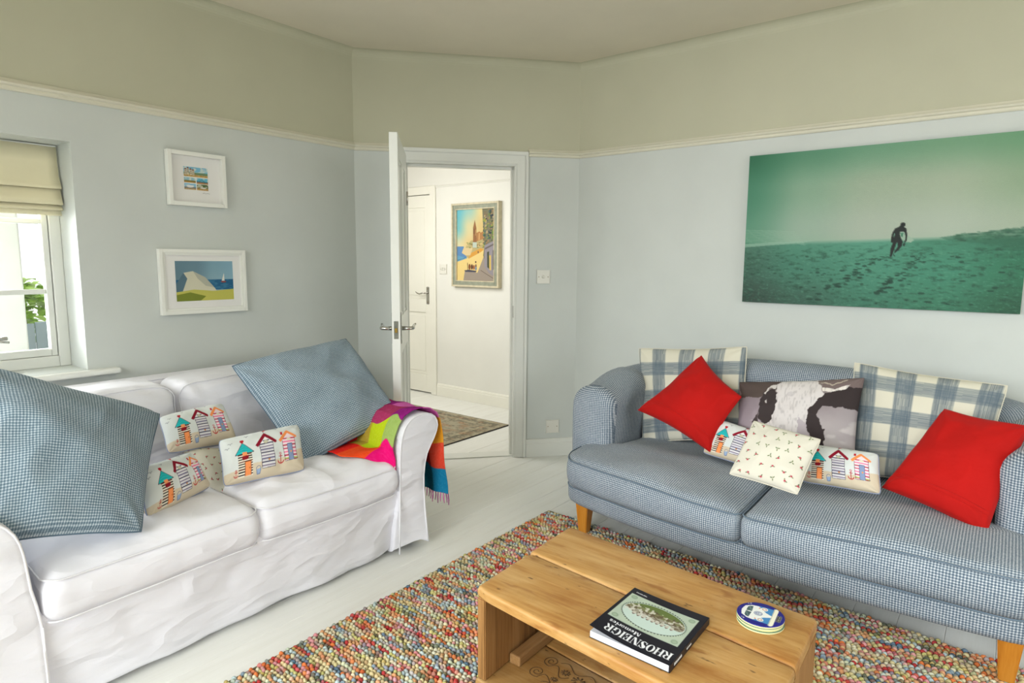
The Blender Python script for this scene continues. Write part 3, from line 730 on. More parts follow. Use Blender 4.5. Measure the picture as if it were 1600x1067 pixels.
a.poly([(236, 104), (250, 62), (252, 104)], (222, 220, 206)); a.poly([(230, 106), (262, 106), (256, 113), (236, 113)], (150, 60, 48))
picture_frame('picture_frame', 'wide white frame with blue, cream and green seaside print, lower of two beside the window', (XL, 1.360, 1.062), (0, 1, 0), (1, 0, 0), 0.440, 0.322,
    [(0.017, 0.030, M_frame), (0.012, 0.024, M_frame)], 0.03, a, 0.294, 0.200, 0.076, 0.064, 0.018, M_paper)

# hall painting
a = Art(470, 870, 180, 330, (214, 190, 130), 2)
a.C = grid_grad(a, [[(96, 176, 192), (150, 190, 180), (216, 198, 140), (205, 180, 120)], [(110, 180, 186), (205, 196, 150), (206, 180, 120), (200, 172, 112)],
                    [(206, 200, 160), (212, 186, 130), (200, 168, 112), (200, 176, 120)], [(220, 200, 140), (214, 190, 130), (206, 180, 124), (200, 180, 130)], [(222, 196, 126), (220, 196, 130), (200, 170, 120), (180, 160, 130)]])
a.poly([(0, 450), (85, 450), (130, 600), (0, 650)], (88, 130, 176)); a.poly([(0, 560), (130, 590), (0, 640)], (96, 150, 180))
a.poly([(0, 640), (140, 590), (340, 420), (350, 560), (330, 870), (0, 870)], (222, 196, 128))
a.poly([(130, 430), (180, 375), (260, 380), (350, 350), (352, 470), (150, 600), (110, 560), (60, 530), (85, 500)], (176, 160, 110))
a.poly([(150, 600), (160, 540), (300, 470), (340, 490), (300, 520)], (206, 150, 62)); a.poly([(85, 465), (200, 470), (170, 560), (110, 560), (60, 528)], (208, 186, 140))
for i in range(40): a.ell(RNG.uniform(130, 340), RNG.uniform(390, 470), RNG.uniform(6, 16), RNG.uniform(4, 10), [(120, 128, 70), (150, 150, 100), (196, 176, 120), (130, 110, 70)][i % 4])
a.rect(200, 400, 250, 465, (178, 190, 176))
a.poly([(205, 400), (205, 225), (226, 130), (246, 225), (250, 400)], (140, 96, 58)); a.rect(214, 235, 222, 300, (90, 60, 40)); a.rect(232, 250, 240, 320, (180, 140, 90))
a.poly([(248, 390), (250, 285), (285, 270), (300, 285), (330, 270), (334, 360)], (166, 118, 70)); a.poly([(270, 380), (275, 290), (290, 290), (290, 370)], (196, 150, 96))
a.poly([(0, 615), (70, 600), (110, 580), (110, 590), (0, 625)], (70, 110, 130))
a.poly([(100, 745), (260, 770), (350, 540), (470, 800), (470, 870), (80, 870)], (150, 138, 126))
a.poly([(318, 0), (470, 0), (470, 820), (400, 770), (330, 560), (345, 440), (330, 230)], (112, 110, 86))
for i in range(120):
    x = RNG.uniform(322, 462); y = RNG.uniform(5, 420); w = RNG.uniform(8, 30); h = RNG.uniform(8, 36)
    a.poly([(x, y), (x+w, y-6), (x+w, y+h-6), (x, y+h)], [(52, 70, 46), (96, 130, 50), (120, 100, 70), (40, 50, 60), (160, 120, 84), (70, 96, 90), (150, 150, 60), (184, 160, 120)][i % 8], 0.85)
a.poly([(345, 440), (470, 380), (470, 820), (400, 770), (345, 690)], (140, 134, 140)); a.poly([(352, 470), (470, 410), (470, 430), (352, 490)], (100, 92, 90))
a.poly([(378, 520), (402, 510), (405, 720), (380, 700)], (66, 72, 50)); a.poly([(404, 560), (424, 556), (426, 740), (406, 730)], (206, 176, 90)); a.poly([(446, 500), (470, 490), (470, 740), (448, 730)], (54, 52, 50))
a.line([(300, 740), (380, 790), (470, 845)], 6, (96, 82, 70))
for x, y, s, c_ in ((160, 700, 24, (120, 70, 40)), (190, 700, 22, (90, 56, 36)), (215, 705, 20, (150, 90, 60)), (240, 690, 16, (110, 80, 70))): a.ell(x, y, s*0.6, s*1.5, c_)
a.line([(134, 650), (138, 745)], 7, (70, 50, 40)); a.ell(238, 640, 9, 12, (80, 56, 50)); a.ell(240, 720, 12, 22, (110, 130, 150)); a.poly([(90, 745), (150, 735), (250, 748), (240, 765), (110, 762)], (70, 70, 84))
a.ell(268, 520, 6, 14, (70, 60, 70))
M_fgrey = mat_paint('grey_green_frame_paint', (146, 150, 132), 0.6, 0.06, 30); M_fcream = mat_paint('aged_cream_frame_edge', (206, 196, 168), 0.6, 0.05, 30)
picture_frame('framed_painting', 'street and sea painting in a grey and cream frame on the hall wall', (-4.165, YH, 1.096), (1, 0, 0), (0, -1, 0), 0.572, 0.764,
    [(0.016, 0.050, M_fcream), (0.034, 0.044, M_fgrey), (0.008, 0.046, M_fcream)], 0.05, a, 0.456, 0.648, 0.058, 0.058, 0.030, M_oil, 'painting')

# large canvas: surfer walking on a misty green beach
CW, CH = 1228, 800
a = Art(CW, CH, 330, 215, (120, 150, 130), 2)
sky = grid_grad(a, [[(66, 132, 102), (108, 158, 130), (128, 170, 142), (134, 172, 142), (126, 168, 134)],
                    [(94, 152, 126), (154, 182, 160), (174, 188, 168), (178, 190, 170), (160, 180, 154)],
                    [(114, 164, 140), (170, 190, 174), (184, 194, 180), (186, 196, 182), (178, 190, 172)],
                    [(96, 156, 128), (150, 184, 162), (170, 190, 170), (160, 186, 164), (120, 162, 132)],
                    [(96, 156, 128), (150, 184, 162), (170, 190, 170), (160, 186, 164), (120, 162, 132)]])
gnd = grid_grad(a, [[(70, 126, 104)]*5, [(70, 126, 104)]*5,
                    [(104, 150, 132), (108, 166, 144), (112, 172, 150), (88, 148, 124), (66, 120, 98)],
                    [(80, 120, 104), (88, 146, 126), (92, 156, 134), (84, 152, 128), (64, 132, 104)],
                    [(66, 90, 78), (74, 114, 98), (78, 138, 116), (74, 138, 112), (54, 108, 82)]])
hz = 470-(a.X/CW)*26
m = np.clip((a.Y-hz)/22.0, 0, 1)[..., None]; a.C = sky*(1-m)+gnd*m
n1 = a.noise(26, 7, 21); n2 = a.noise(9, 3.5, 22); n3 = a.noise(60, 20, 23); gm = np.clip((a.Y-hz-10)/60.0, 0, 1)
a.blend(np.clip((n1*0.6+n2*0.4-0.56)*3.2, 0, 0.5)*gm, (34, 84, 66)); a.blend(np.clip((n2-0.66)*2.5, 0, 0.4)*gm*(a.Y > hz+20), (120, 176, 150))
for i in range(8):
    y = 402+i*9; a.line([(0, y), (120+20*i, y+6), (260+8*i, y+14+i)], 4, (176, 200, 182), 0.40)
a.poly([(0, 478), (150, 470), (360, 462), (300, 474), (0, 496)], (168, 196, 178), 0.7)
dune = [(900, 456), (960, 446), (1020, 438), (1080, 434), (1140, 425), (1228, 420), (1228, 520), (1100, 490), (940, 470)]
a.poly(dune, (62, 118, 94), 0.45)
for i in range(160):
    x = RNG.uniform(960, 1228); a.ell(x, 446-(x-960)*0.10+RNG.uniform(-5, 34), RNG.uniform(6, 20), RNG.uniform(2, 5), [(56, 108, 86), (84, 136, 108), (50, 98, 78)][i % 3], 0.28)
for i in range(150):     # footprints
    t = RNG.uniform(0, 1); k = i % 3
    x = (690-t*t*330+RNG.uniform(-45, 45), 860+RNG.uniform(-30, 30)-t*190, RNG.uniform(100, 1150))[k]; y = (545+t*t*230, 530+t*200, 540+RNG.uniform(0, 240))[k]
    a.ell(x, y, 6+12*t*RNG.uniform(.5, 1), 2+3.0*t, (26, 76, 60), 0.65)
def SP(L): return [(750+(1380+x/11.85-1411)*3.0, 382+(330+y/11.85-348)*3.1) for x, y in L]
a.poly(SP([(330, 380), (400, 385), (445, 440), (500, 480), (570, 540), (520, 578), (430, 570), (370, 520), (335, 450)]), (168, 190, 172))
a.poly(SP([(345, 400), (385, 400), (380, 480), (350, 460)]), (70, 140, 112))
blk = (26, 38, 32)
a.poly(SP([(325, 270), (332, 225), (370, 208), (408, 232), (408, 268), (388, 296), (430, 325), (440, 390), (456, 460), (450, 545), (432, 580), (412, 575), (428, 500), (418, 430), (400, 385), (330, 382), (332, 440), (362, 520), (386, 560),
            (380, 640), (330, 720), (258, 785), (262, 750), (312, 650), (300, 570), (288, 580), (262, 690), (236, 790), (222, 840), (192, 842), (196, 690), (225, 580), (190, 572), (190, 480), (205, 390), (240, 322), (300, 292)]), blk)
a.poly(SP([(222, 470), (235, 410), (250, 405), (240, 480)]), (120, 160, 140)); a.poly(SP([(236, 780), (250, 790), (292, 838), (262, 836)]), (44, 84, 68))
a.poly(SP([(388, 620), (412, 580), (430, 600), (424, 650), (404, 645)]), (34, 66, 56))
a.C = 255*(np.clip(a.C, 0, 255)/255)**1.3*0.98
cv = empty('beach_canvas', 'large green canvas print of a surfer walking on a misty beach', 'canvas print')
box('stretcher', (-1.183, YR-0.034, 1.120), (0.045, YR-0.004, 1.918), mat_paint('green_canvas_edge', (70, 110, 90), 0.7, 0.1, 8), cv, 0.0015)
art_plane('print', a, (-1.1825, YR-0.0346, 1.9175), (1.227, 0, 0), (0, 0, -0.797), M_oil, cv)

# ------------------------------------------------------------------ pillows
def pillow(name, label, cor, thick, mat, art=None, nu=60, nv=50, pinch=0.055, wr=0.006, wf=7.0, seed=0, group=None, pipe=None, pr=0.0035, power=0.42, rc=0.02, flange=None, uvs=1.0, cat='cushion', ears=0.0, sag=0.0):
    BL, BR, TR, TL = [Vector(c_) for c_ in cor]
    if art is not None: nu, nv = art.nx-1, art.ny-1
    n = ((BR-BL).cross(TL-BL)+(TR-TL).cross(TR-BR)).normalized()
    W = ((BR-BL).length+(TR-TL).length)/2; H = ((TL-BL).length+(TR-BR).length)/2
    ctr = (BL+BR+TR+TL)/4; off = Vector((seed*3.1, seed*1.7, seed*0.9))
    def P(u, v, side):
        a_ = 2*u-1; b_ = 2*v-1; a2 = a_*(1-pinch*(1-b_*b_)); b2 = b_*(1-pinch*(1-a_*a_)); q8 = 1-rc*(a_*a_*b_*b_)**3; a2 *= q8; b2 *= q8; b2 -= sag*(1-b_*b_)*0.5
        U = (a2+1)/2; V_ = (b2+1)/2
        p = (BL*(1-U)+BR*U)*(1-V_)+(TL*(1-U)+TR*U)*V_
        e = max(0.0, (1-a_*a_)*(1-b_*b_)); h = e**power
        t = thick/2*h
        q = p*wf+off
        w = (noise.noise(q)*0.8+noise.noise(q*2.3)*0.45)*wr*min(1, h*1.6)
        # pleats running in from the corners
        da = abs(a_*b_); ang = math.atan2(1.001-abs(b_), 1.001-abs(a_)); w += wr*0.55*math.sin(ang*9+seed)*da*da*min(1, h*2.2)
        w -= abs(noise.noise(q*1.4+Vector((5, 5, 5))))*wr*0.9*min(1, h*1.6)
        edge = noise.noise(p*9+off)*0.005
        if flange and v < flange: t += 0.005*min(1, h*3)
        return p-ctr+n*(side*(t+w))+n*edge
    V = []; C = []; UVs = []
    cols = art.sample().reshape(nv+1, nu+1, 3) if art is not None else None
    for j in range(nv+1):
        for i in range(nu+1):
            V.append(P(i/nu, j/nv, 1)); UVs.append((i/nu*W*uvs, j/nv*H*uvs))
            if cols is not None: C.append(cols[nv-j, i])
    F = [(j*(nu+1)+i, j*(nu+1)+i+1, (j+1)*(nu+1)+i+1, (j+1)*(nu+1)+i) for j in range(nv) for i in range(nu)]
    # back side on a coarser grid
    bu, bv = max(12, nu//4), max(10, nv//4); b0 = len(V)
    for j in range(bv+1):
        for i in range(bu+1):
            V.append(P(i/bu, j/bv, -1)); UVs.append((i/bu*W*uvs, j/bv*H*uvs))
            if cols is not None: C.append(cols[nv-int(j/bv*nv), int(i/bu*nu)])
    F += [(b0+j*(bu+1)+i, b0+(j+1)*(bu+1)+i, b0+(j+1)*(bu+1)+i+1, b0+j*(bu+1)+i+1) for j in range(bv) for i in range(bu)]
    root = empty(name, label, cat, ctr, group=group)
    cover = mesh('cover', V, F, mat, root, smooth=True, uv=UVs, col=C if cols is not None else None)
    if flange:
        for dv in (0.0, 0.035):
            pts = [P(u, flange+dv, 1)+n*0.0006 for u in np.linspace(0.03, 0.97, 26)]
            tube('seam', pts, 0.0012, mat, root, 5)
    if pipe is not None:
        pts = []
        K = 22
        for k in range(K): pts.append(P(k/K, 0, 1))
        for k in range(K): pts.append(P(1, k/K, 1))
        for k in range(K): pts.append(P(1-k/K, 1, 1))
        for k in range(K): pts.append(P(0, 1-k/K, 1))
        tube('piping', pts, pr, pipe, root, 6, closed=True)
    return root

def hut_art():
    a = Art(320, 180, 200, 112, (210, 214, 211), 2); ink = (50, 40, 50)
    a.poly([(0, 142), (60, 138), (110, 128), (190, 132), (262, 120), (290, 104), (320, 98), (320, 180), (0, 180)], (206, 192, 168))
    a.tf = (1.10, 1.0, 1.17, -12.0)
    # hut one
    for k in range(9):
        y = 84+k*7.6; a.rect(44, y, 92, y+7.6, (232, 224, 206)); a.rect(44, y, 92, y+3.6, (40, 36, 38) if k % 3 else (96, 60, 50))
    a.poly([(36, 84), (66, 46), (100, 82)], (40, 184, 186)); a.line([(36, 84), (66, 46), (100, 82), (36, 84)], 1.6, ink)
    for k in range(3): a.line([(46+6*k, 76-8*k), (66, 72-9*k), (90-8*k, 76-8*k)], 1.2, (28, 140, 150))
    a.ell(64, 39, 4, 4, (170, 24, 36)); a.ell(69, 39, 4, 4, (170, 24, 36)); a.poly([(60, 41), (73, 41), (66, 48)], (170, 24, 36))
    a.rect(60, 78, 76, 92, (236, 150, 96)); a.poly([(55, 92), (82, 90), (77, 103), (60, 104)], (136, 20, 34)); a.rect(66, 110, 86, 151, (240, 146, 86)); a.line([(66, 151), (66, 110), (86, 110), (86, 151)], 1.4, (120, 60, 40)); a.ell(81, 130, 2, 2, (180, 90, 40))
    # hut two
    a.poly([(122, 64), (146, 34), (170, 62), (172, 140), (124, 142)], (230, 228, 226))
    for k in range(9):
        y = 52+k*10; x0 = 134-6*max(0, 1-k) if k == 0 else 123
        a.rect(136 if k == 0 else 123, y, 158 if k == 0 else 171, y+4, [(92, 84, 120), (70, 66, 92), (128, 116, 140)][k % 3]); a.rect(123, y+6, 171, y+7, (150, 150, 170)) if k else None
    a.line([(122, 64), (124, 142), (172, 140), (170, 62)], 1.3, ink); a.ell(146, 58, 8, 6, (190, 186, 160)); a.line([(112, 68), (146, 32), (180, 62)], 11, (134, 18, 40)); a.poly([(142, 10), (158, 14), (146, 20)], (190, 24, 36)); a.line([(143, 10), (145, 26)], 1.6, ink); a.ell(150, 118, 4, 3, (190, 130, 80))
    # hut three
    a.poly([(206, 66), (232, 40), (256, 60), (258, 128), (210, 132)], (238, 216, 222))
    for k in range(7): a.rect(207, 58+k*11, 258, 62+k*11, [(186, 24, 70), (236, 110, 150), (170, 30, 60)][k % 3])
    a.rect(207, 122, 258, 126, (170, 196, 110)); a.line([(206, 66), (210, 132), (258, 128), (256, 60)], 1.3, ink); a.line([(196, 66), (228, 36)], 10, (240, 146, 86)); a.line([(228, 34), (262, 56)], 8, (240, 146, 86)); a.rect(204, 34, 212, 44, (186, 24, 40))
    a.ell(232, 62, 9, 4, (220, 214, 190)); a.rect(224, 78, 243, 130, (132, 150, 184)); a.line([(224, 130), (224, 78), (243, 78), (243, 129)], 1.4, (60, 70, 110)); a.ell(235, 104, 3, 3, (230, 150, 70))
    for ax, ay, s in ((36, 142, 0.7), (193, 124, 1.1)):
        a.line([(ax, ay-14*s), (ax, ay+10*s)], 2.2*s+.6, (176, 30, 36)); a.curve(ax, ay, 10*s, 10*s, 0.3, pi-0.3, 2.4*s+.4, (176, 30, 36)); a.line([(ax-6*s, ay-9*s), (ax+6*s, ay-9*s)], 1.8, (176, 30, 36)); a.curve(ax, ay-17*s, 3*s, 3*s, 0, 2*pi, 1.5, (176, 30, 36), n=10)
    a.poly([(103, 140), (119, 138), (116, 153), (106, 154)], (150, 170, 200)); a.curve(111, 139, 8, 8, pi, 2*pi, 1.4, (70, 90, 140)); a.line([(103, 140), (106, 154), (116, 153), (119, 138)], 1.3, (70, 90, 140))
    for x, y in ((28, 42), (84, 28), (190, 20), (218, 14), (16, 56)): a.line([(x-7, y-3), (x-2, y-4), (x, y+1), (x+4, y-4), (x+8, y-3)], 1.3, (110, 114, 120))
    return a
def floral_art(seed):
    a = Art(280, 260, 170, 158, (214, 210, 195), 2); r = random.Random(seed)
    for j in range(6):
        for i in range(6):
            x = 20+i*46+(j % 2)*22+r.uniform(-10, 10); y = 24+j*43+r.uniform(-10, 10); k = r.random(); an = r.uniform(0, 2*pi)
            for q in range(2 if k > .35 else 3):
                b = an+q*2.1; a.ell(x+6*math.cos(b), y+6*math.sin(b), 4.5, 1.9, [(96, 112, 62), (70, 96, 52)][q % 2], 1, b)
            a.line([(x, y), (x-7*math.cos(an), y-7*math.sin(an))], 1.1, (110, 110, 70))
            if k > .3: a.ell(x, y, 4.6, 4.0, (196, 96, 106)); a.ell(x+1, y-1, 2.4, 2.2, (160, 40, 60))
    return a
def cow_art():
    a = Art(500, 350, 260, 180, (150, 138, 142), 2)
    a.C = grid_grad(a, [[(112, 100, 98), (100, 88, 84), (150, 140, 138), (110, 98, 94), (104, 92, 90)], [(150, 136, 144), (140, 128, 134), (150, 140, 140), (140, 130, 132), (150, 142, 144)],
                        [(160, 146, 154), (160, 148, 154), (150, 140, 140), (168, 160, 160), (160, 152, 154)], [(186, 176, 178), (176, 166, 168), (150, 140, 140), (196, 190, 186), (176, 168, 166)]])
    def Q(L): return [((x-370)/930*500, (y-80)/530*350) for x, y in L]
    n = a.noise(50, 24, 4); a.blend(np.clip((n-.62)*2, 0, .5)*(a.Y > 190), (206, 200, 198))
    a.poly(Q([(360, 60), (720, 60), (700, 150), (640, 130), (600, 200), (560, 215), (400, 205)]), (84, 72, 68)); a.poly(Q([(1030, 60), (1330, 40), (1330, 160), (1030, 170)]), (112, 98, 96))
    wh = (206, 200, 198)
    a.poly(Q([(690, 110), (760, 66), (980, 90), (1055, 190), (1005, 250), (950, 305), (965, 400), (990, 640), (540, 640), (560, 400), (600, 395), (640, 390), (690, 260), (700, 150)]), wh)
    a.poly(Q([(595, 170), (690, 145), (705, 250), (672, 390), (620, 405), (562, 360), (568, 260)]), (58, 50, 50)); a.poly(Q([(600, 180), (640, 125), (700, 120), (690, 145), (640, 150), (612, 190)]), (200, 194, 190))
    a.poly(Q([(606, 240), (628, 222), (632, 250), (612, 252)]), (190, 184, 180)); a.poly(Q([(560, 310), (520, 390), (540, 405), (562, 380)]), (70, 60, 60))
    a.poly(Q([(1055, 190), (1200, 150), (1340, 150), (1330, 300), (1050, 278), (1020, 335), (1085, 440), (1095, 640), (980, 640), (985, 470), (948, 400), (958, 300), (1010, 240)]), (54, 46, 46))
    a.poly(Q([(1030, 148), (1120, 160), (1225, 132), (1190, 168), (1090, 178), (1045, 172)]), (214, 208, 200)); a.line(Q([(1010, 110), (1100, 128), (1190, 100)]), 6, (176, 166, 150))
    a.poly(Q([(880, 350), (950, 400), (985, 480), (985, 600), (900, 520)]), (150, 138, 146), .6)
    a.warp(5, 14, 40); a.warp(1.2, 5, 50)
    h = a.noise(5, 16, 8); d = a.C.mean(-1) > 185
    a.blend(np.clip((h-.55), 0, .3)*d*1.3, (150, 144, 144)); a.ell(*Q([(810, 190)])[0], 16, 12, (176, 170, 172), .5)
    return a
def plaid_art(seed, ph=0.0):
    a = Art(540, 480, 190, 170, (212, 208, 190), 2); rg = np.random.default_rng(seed)
    tx = rg.random(a.W); ty = rg.random(a.H); tx2 = rg.random((a.H//24+2, a.W)); ty2 = rg.random((a.H, a.W//24+2))
    jj = np.minimum(np.arange(a.H)//24, tx2.shape[0]-1); ii = np.minimum(np.arange(a.W)//24, ty2.shape[1]-1)
    sx = (tx[None, :]*0.6+tx2[jj]*0.4); sy = (ty[:, None]*0.6+ty2[:, ii]*0.4)
    bx = ((a.X+ph)/144.0 % 1.0); by = ((a.Y+ph*0.6+30)/144.0 % 1.0)
    mx_ = np.clip(np.minimum(bx-0.0, 0.53-bx)*34, 0, 1); my_ = np.clip(np.minimum(by-0.0, 0.50-by)*34, 0, 1)
    ax_ = mx_*np.clip(0.50+0.9*(sx-0.35), 0.08, 0.95); ay_ = my_*np.clip(0.50+0.9*(sy-0.35), 0.08, 0.95)
    a.blend(ax_*0.92, (86, 100, 112)); a.blend(ay_*0.88, (84, 100, 114))
    return a

# on the white sofa
def cen(c_, s): m = sum((Vector(q) for q in c_), Vector())/4; return m
pa = [(-2.127, 0.366, 0.565), (-2.081, 0.774, 0.483), (-2.371, 0.972, 0.783), (-2.539, 0.468, 1.026)]
pillow('large_pillow', 'big blue checked pillow at the window end of the white sofa', pa, 0.25, M_checkP, nu=72, nv=72, wr=0.020, wf=5, seed=1, pipe=M_pipeB, pr=0.003, pinch=0.065)
s_ = 1.035; CAMP = Vector((0, 0, CAMH))
def push(c_, s): return [tuple(CAMP+(Vector(q)-CAMP)*s) for q in c_]
pb = push([(-2.212, 1.441, 0.5), (-2.155, 1.911, 0.634), (-2.447, 1.847, 0.971), (-2.562, 1.337, 0.892)], 1.045)
pillow('large_pillow', 'big blue checked pillow tilted on the white sofa arm over the rainbow throw', pb, 0.22, M_checkP, nu=72, nv=72, wr=0.018, wf=5, seed=2, pipe=M_pipeB, pr=0.003, pinch=0.02)
HUT = 'beach hut cushions'
hutA = hut_art()
pillow('beach_hut_cushion', 'beach hut cushion leaning highest against the white sofa back', push([(-2.723, 1.131, 0.524), (-2.687, 1.42, 0.515), (-2.815, 1.424, 0.676), (-2.831, 1.146, 0.661)], 0.925), 0.115, M_print, hutA, pinch=0.035, rc=0.055, power=0.36, seed=3, wr=0.006, wf=11, group=HUT, pipe=M_pipeH, pr=0.0026)
pillow('beach_hut_cushion', 'beach hut cushion leaning on the big pillow at the window end', [(-2.178, 0.83, 0.478), (-2.300, 1.098, 0.486), (-2.366, 1.060, 0.618), (-2.281, 0.838, 0.629)], 0.12, M_print, hutA, pinch=0.035, rc=0.055, power=0.36, seed=4, wr=0.009, wf=11, group=HUT, pipe=M_pipeH, pr=0.0026)
pillow('beach_hut_cushion', 'beach hut cushion in front of the tilted blue pillow on the white sofa', [(-2.256, 1.127, 0.488), (-2.193, 1.436, 0.486), (-2.299, 1.483, 0.654), (-2.355, 1.164, 0.643)], 0.115, M_print, hutA, pinch=0.035, rc=0.055, power=0.36, seed=5, wr=0.006, wf=13, group=HUT, pipe=M_pipeH, pr=0.0026)
M_pipeC = mat_cloth('cream_piping', (222, 216, 196), 0.85, 0.03, 500, 0.1)
pillow('floral_cushion', 'cream rosebud cushion tucked behind the beach hut cushions on the white sofa', push([(-2.347, 1.03, 0.486), (-2.247, 1.183, 0.402), (-2.408, 1.288, 0.573), (-2.465, 1.086, 0.61)], 1.03), 0.08, M_print, floral_art(3), seed=6, wr=0.006, wf=9, group='rosebud cushions', pipe=M_pipeC, pr=0.002)
# on the blue sofa
pillow('plaid_cushion', 'blue and cream plaid cushion behind the red cushion by the far arm', push([(-1.336, 2.726, 0.47), (-0.847, 2.753, 0.562), (-0.905, 2.874, 0.965), (-1.44, 2.859, 0.912)], 1.10), 0.15, M_print, plaid_art(5, 60), seed=7, wr=0.007, group='plaid cushions', pipe=M_pipeC, pr=0.003)
pillow('red_cushion', 'red cushion standing on its corner near the far arm of the blue sofa', push([(-1.437, 2.853, 0.593), (-1.01, 2.758, 0.475), (-0.928, 2.907, 0.725), (-1.174, 3.017, 0.888)], 0.985), 0.15, M_red, nu=60, nv=60, seed=8, pinch=0.10, wr=0.012, flange=0.17, group='red cushions')
pillow('cow_cushion', 'cushion printed with a black and white cow face in the middle of the blue sofa', [(-0.941, 2.857, 0.454), (-0.443, 2.884, 0.52), (-0.451, 3.02, 0.859), (-0.976, 2.987, 0.779)], 0.14, M_print, cow_art(), seed=9, wr=0.007)
pillow('beach_hut_cushion', 'beach hut cushion between the red cushion and the rosebud cushion', [(-1.043, 2.743, 0.475), (-0.75, 2.726, 0.447), (-0.718, 2.808, 0.584), (-1.013, 2.834, 0.622)], 0.11, M_print, hutA, pinch=0.035, rc=0.055, power=0.36, seed=10, wr=0.006, wf=11, group=HUT, pipe=M_pipeH, pr=0.0026)
pillow('beach_hut_cushion', 'beach hut cushion between the rosebud cushion and the right red cushion', [(-0.601, 2.657, 0.464), (-0.315, 2.663, 0.474), (-0.344, 2.746, 0.609), (-0.62, 2.742, 0.601)], 0.11, M_print, hutA, pinch=0.035, rc=0.055, power=0.36, seed=11, wr=0.006, wf=11, group=HUT, pipe=M_pipeH, pr=0.0026)
pillow('floral_cushion', 'cream rosebud cushion lying in front on the blue sofa', [(-0.818, 2.44, 0.504), (-0.551, 2.421, 0.486), (-0.515, 2.574, 0.675), (-0.78, 2.597, 0.701)], 0.10, M_print, floral_art(8), seed=12, wr=0.006, wf=9, rc=0.035, group='rosebud cushions', pipe=M_pipeC, pr=0.002)
pillow('plaid_cushion', 'large blue and cream plaid cushion right of the cow cushion', push([(-0.483, 2.874, 0.464), (-0.007, 2.884, 0.492), (0.029, 3.022, 0.885), (-0.504, 3.033, 0.918)], 1.035), 0.17, M_print, plaid_art(9, 120), seed=13, wr=0.007, group='plaid cushions', pipe=M_pipeC, pr=0.003)
pillow('red_cushion', 'red cushion slumped against the near arm of the blue sofa', [(-0.329, 2.73, 0.48), (0.010, 2.623, 0.416), (0.100, 2.829, 0.78), (-0.16, 2.89, 0.793)], 0.15, M_red, nu=60, nv=60, seed=14, pinch=0.06, wr=0.014, flange=0.15, group='red cushions')

# ------------------------------------------------------------------ white sofa
ws = empty('white_sofa', 'white slipcovered two-seat sofa under the window', 'sofa', (-2.65, 1.15, 0))
def wsL(o): o.location = (2.65, -1.15, 0); return o     # children are modelled in room coordinates
def nz(x, y, z, f, a_): return noise.noise(Vector((x*f, y*f, z*f)))*a_
def d_skirt(x, y, z):
    k = (1-min(1, z/0.30)); x2 = x
    if x > -2.3: x2 = x+k*(0.010*math.sin(y*9+0.5)+0.006*math.sin(y*23))+nz(x, y*1.0+z, z*1.5, 4.5, 0.018)-abs(nz(x+3, y*1.3-z, z, 7, 0.010))-0.012*k
    if x > -2.3: x2 += 0.032*min(1, z/0.30)
    return (x2, y, z+(k*0.004*math.sin(y*11)))
wsL(rbox('skirt', (-3.12, 0.40, 0.018), (-2.105, 1.90, 0.335), 0.02, M_white, ws, 0.03, d_skirt))
wsL(rbox('back_frame', (-3.21, 0.32, 0.03), (-3.04, 1.98, 0.788), 0.035, M_white, ws, 0.05))
wsL(tube('back_piping', [(-3.055, y, 0.786) for y in np.linspace(0.36, 1.94, 12)], 0.004, M_pipe, ws, 6))
def lean(y, z): return 0.05*max(0, 1-z/0.30)*min(1, max(0, (2.0-y)/0.18)) if y > 1.2 else 0.0
def sweep_arm(nm, prof, x0, x1, par, mat, pipe, sgn):
    P = np.array(prof, float); n = len(P)
    # catmull-rom refine
    R_ = []
    for i in range(n-1):
        p0, p1, p2, p3 = P[max(i-1, 0)], P[i], P[i+1], P[min(i+2, n-1)]
        for t in np.linspace(0, 1, 5)[:-1]:
            R_.append(0.5*((2*p1)+(-p0+p2)*t+(2*p0-5*p1+4*p2-p3)*t*t+(-p0+3*p1-3*p2+p3)*t**3))
    R_.append(P[-1]); R_ = np.array(R_); m = len(R_); c_ = np.array([R_[:, 0].mean(), 0.33])
    st = list(np.linspace(x0, x1-0.03, 34))+[x1-0.02, x1-0.010, x1-0.004, x1]; ins = [0]*34+[0, 0.001, 0.004, 0.010]
    V = []
    for x_, s in zip(st, ins):
        for q in R_:
            d = c_-q; L = np.linalg.norm(d); q2 = q+d/L*s
            w = nz(x_, q[0], q[1], 6, 0.006)*(1 if s == 0 else 0.3)
            V.append((x_-(lean(q2[0], q2[1]) if x_ > x1-0.2 else 0), q2[0]+w*sgn, q2[1]+w*0.5))
    F = []
    for k in range(len(st)-1):
        for i in range(m-1):
            a0 = k*m+i; F.append((a0, a0+1, a0+1+m, a0+m))
    b0 = len(V); last = (len(st)-1)*m
    # front panel, gently domed
    rings = [0.9, 0.7, 0.45, 0.2]
    prev = list(range(last, last+m))
    for r_ in rings:
        cur = []
        for i in range(m):
            q = np.array(V[last+i][1:]); cc = np.array([c_[0], min(max(q[1], 0.05), 0.56)]); p = cc+(q-cc)*r_
            cur.append(len(V)); V.append((x1-lean(p[0], p[1])+0.004*(1-r_)+nz(x1, p[0], p[1], 7, 0.004)*(1-r_), p[0], p[1]))
        F += [(prev[i], prev[i+1], cur[i+1], cur[i]) for i in range(m-1)]; prev = cur
    h = m//2
    F += [(prev[i], prev[i+1], prev[m-2-i], prev[m-1-i]) for i in range(h-1)]
    bm = bmesh.new(); vs = [bm.verts.new(v) for v in V]
    for f in F:
        try: bm.faces.new([vs[i] for i in f])
        except ValueError: pass
    o = from_bm(nm, bm, mat, par, True); wsL(o)
    wsL(tube('arm_piping', [(x1-0.002, *(q+(c_-q)/np.linalg.norm(c_-q)*0.004)) for q in R_[::2]], 0.0042, pipe, par, 6))
    return o
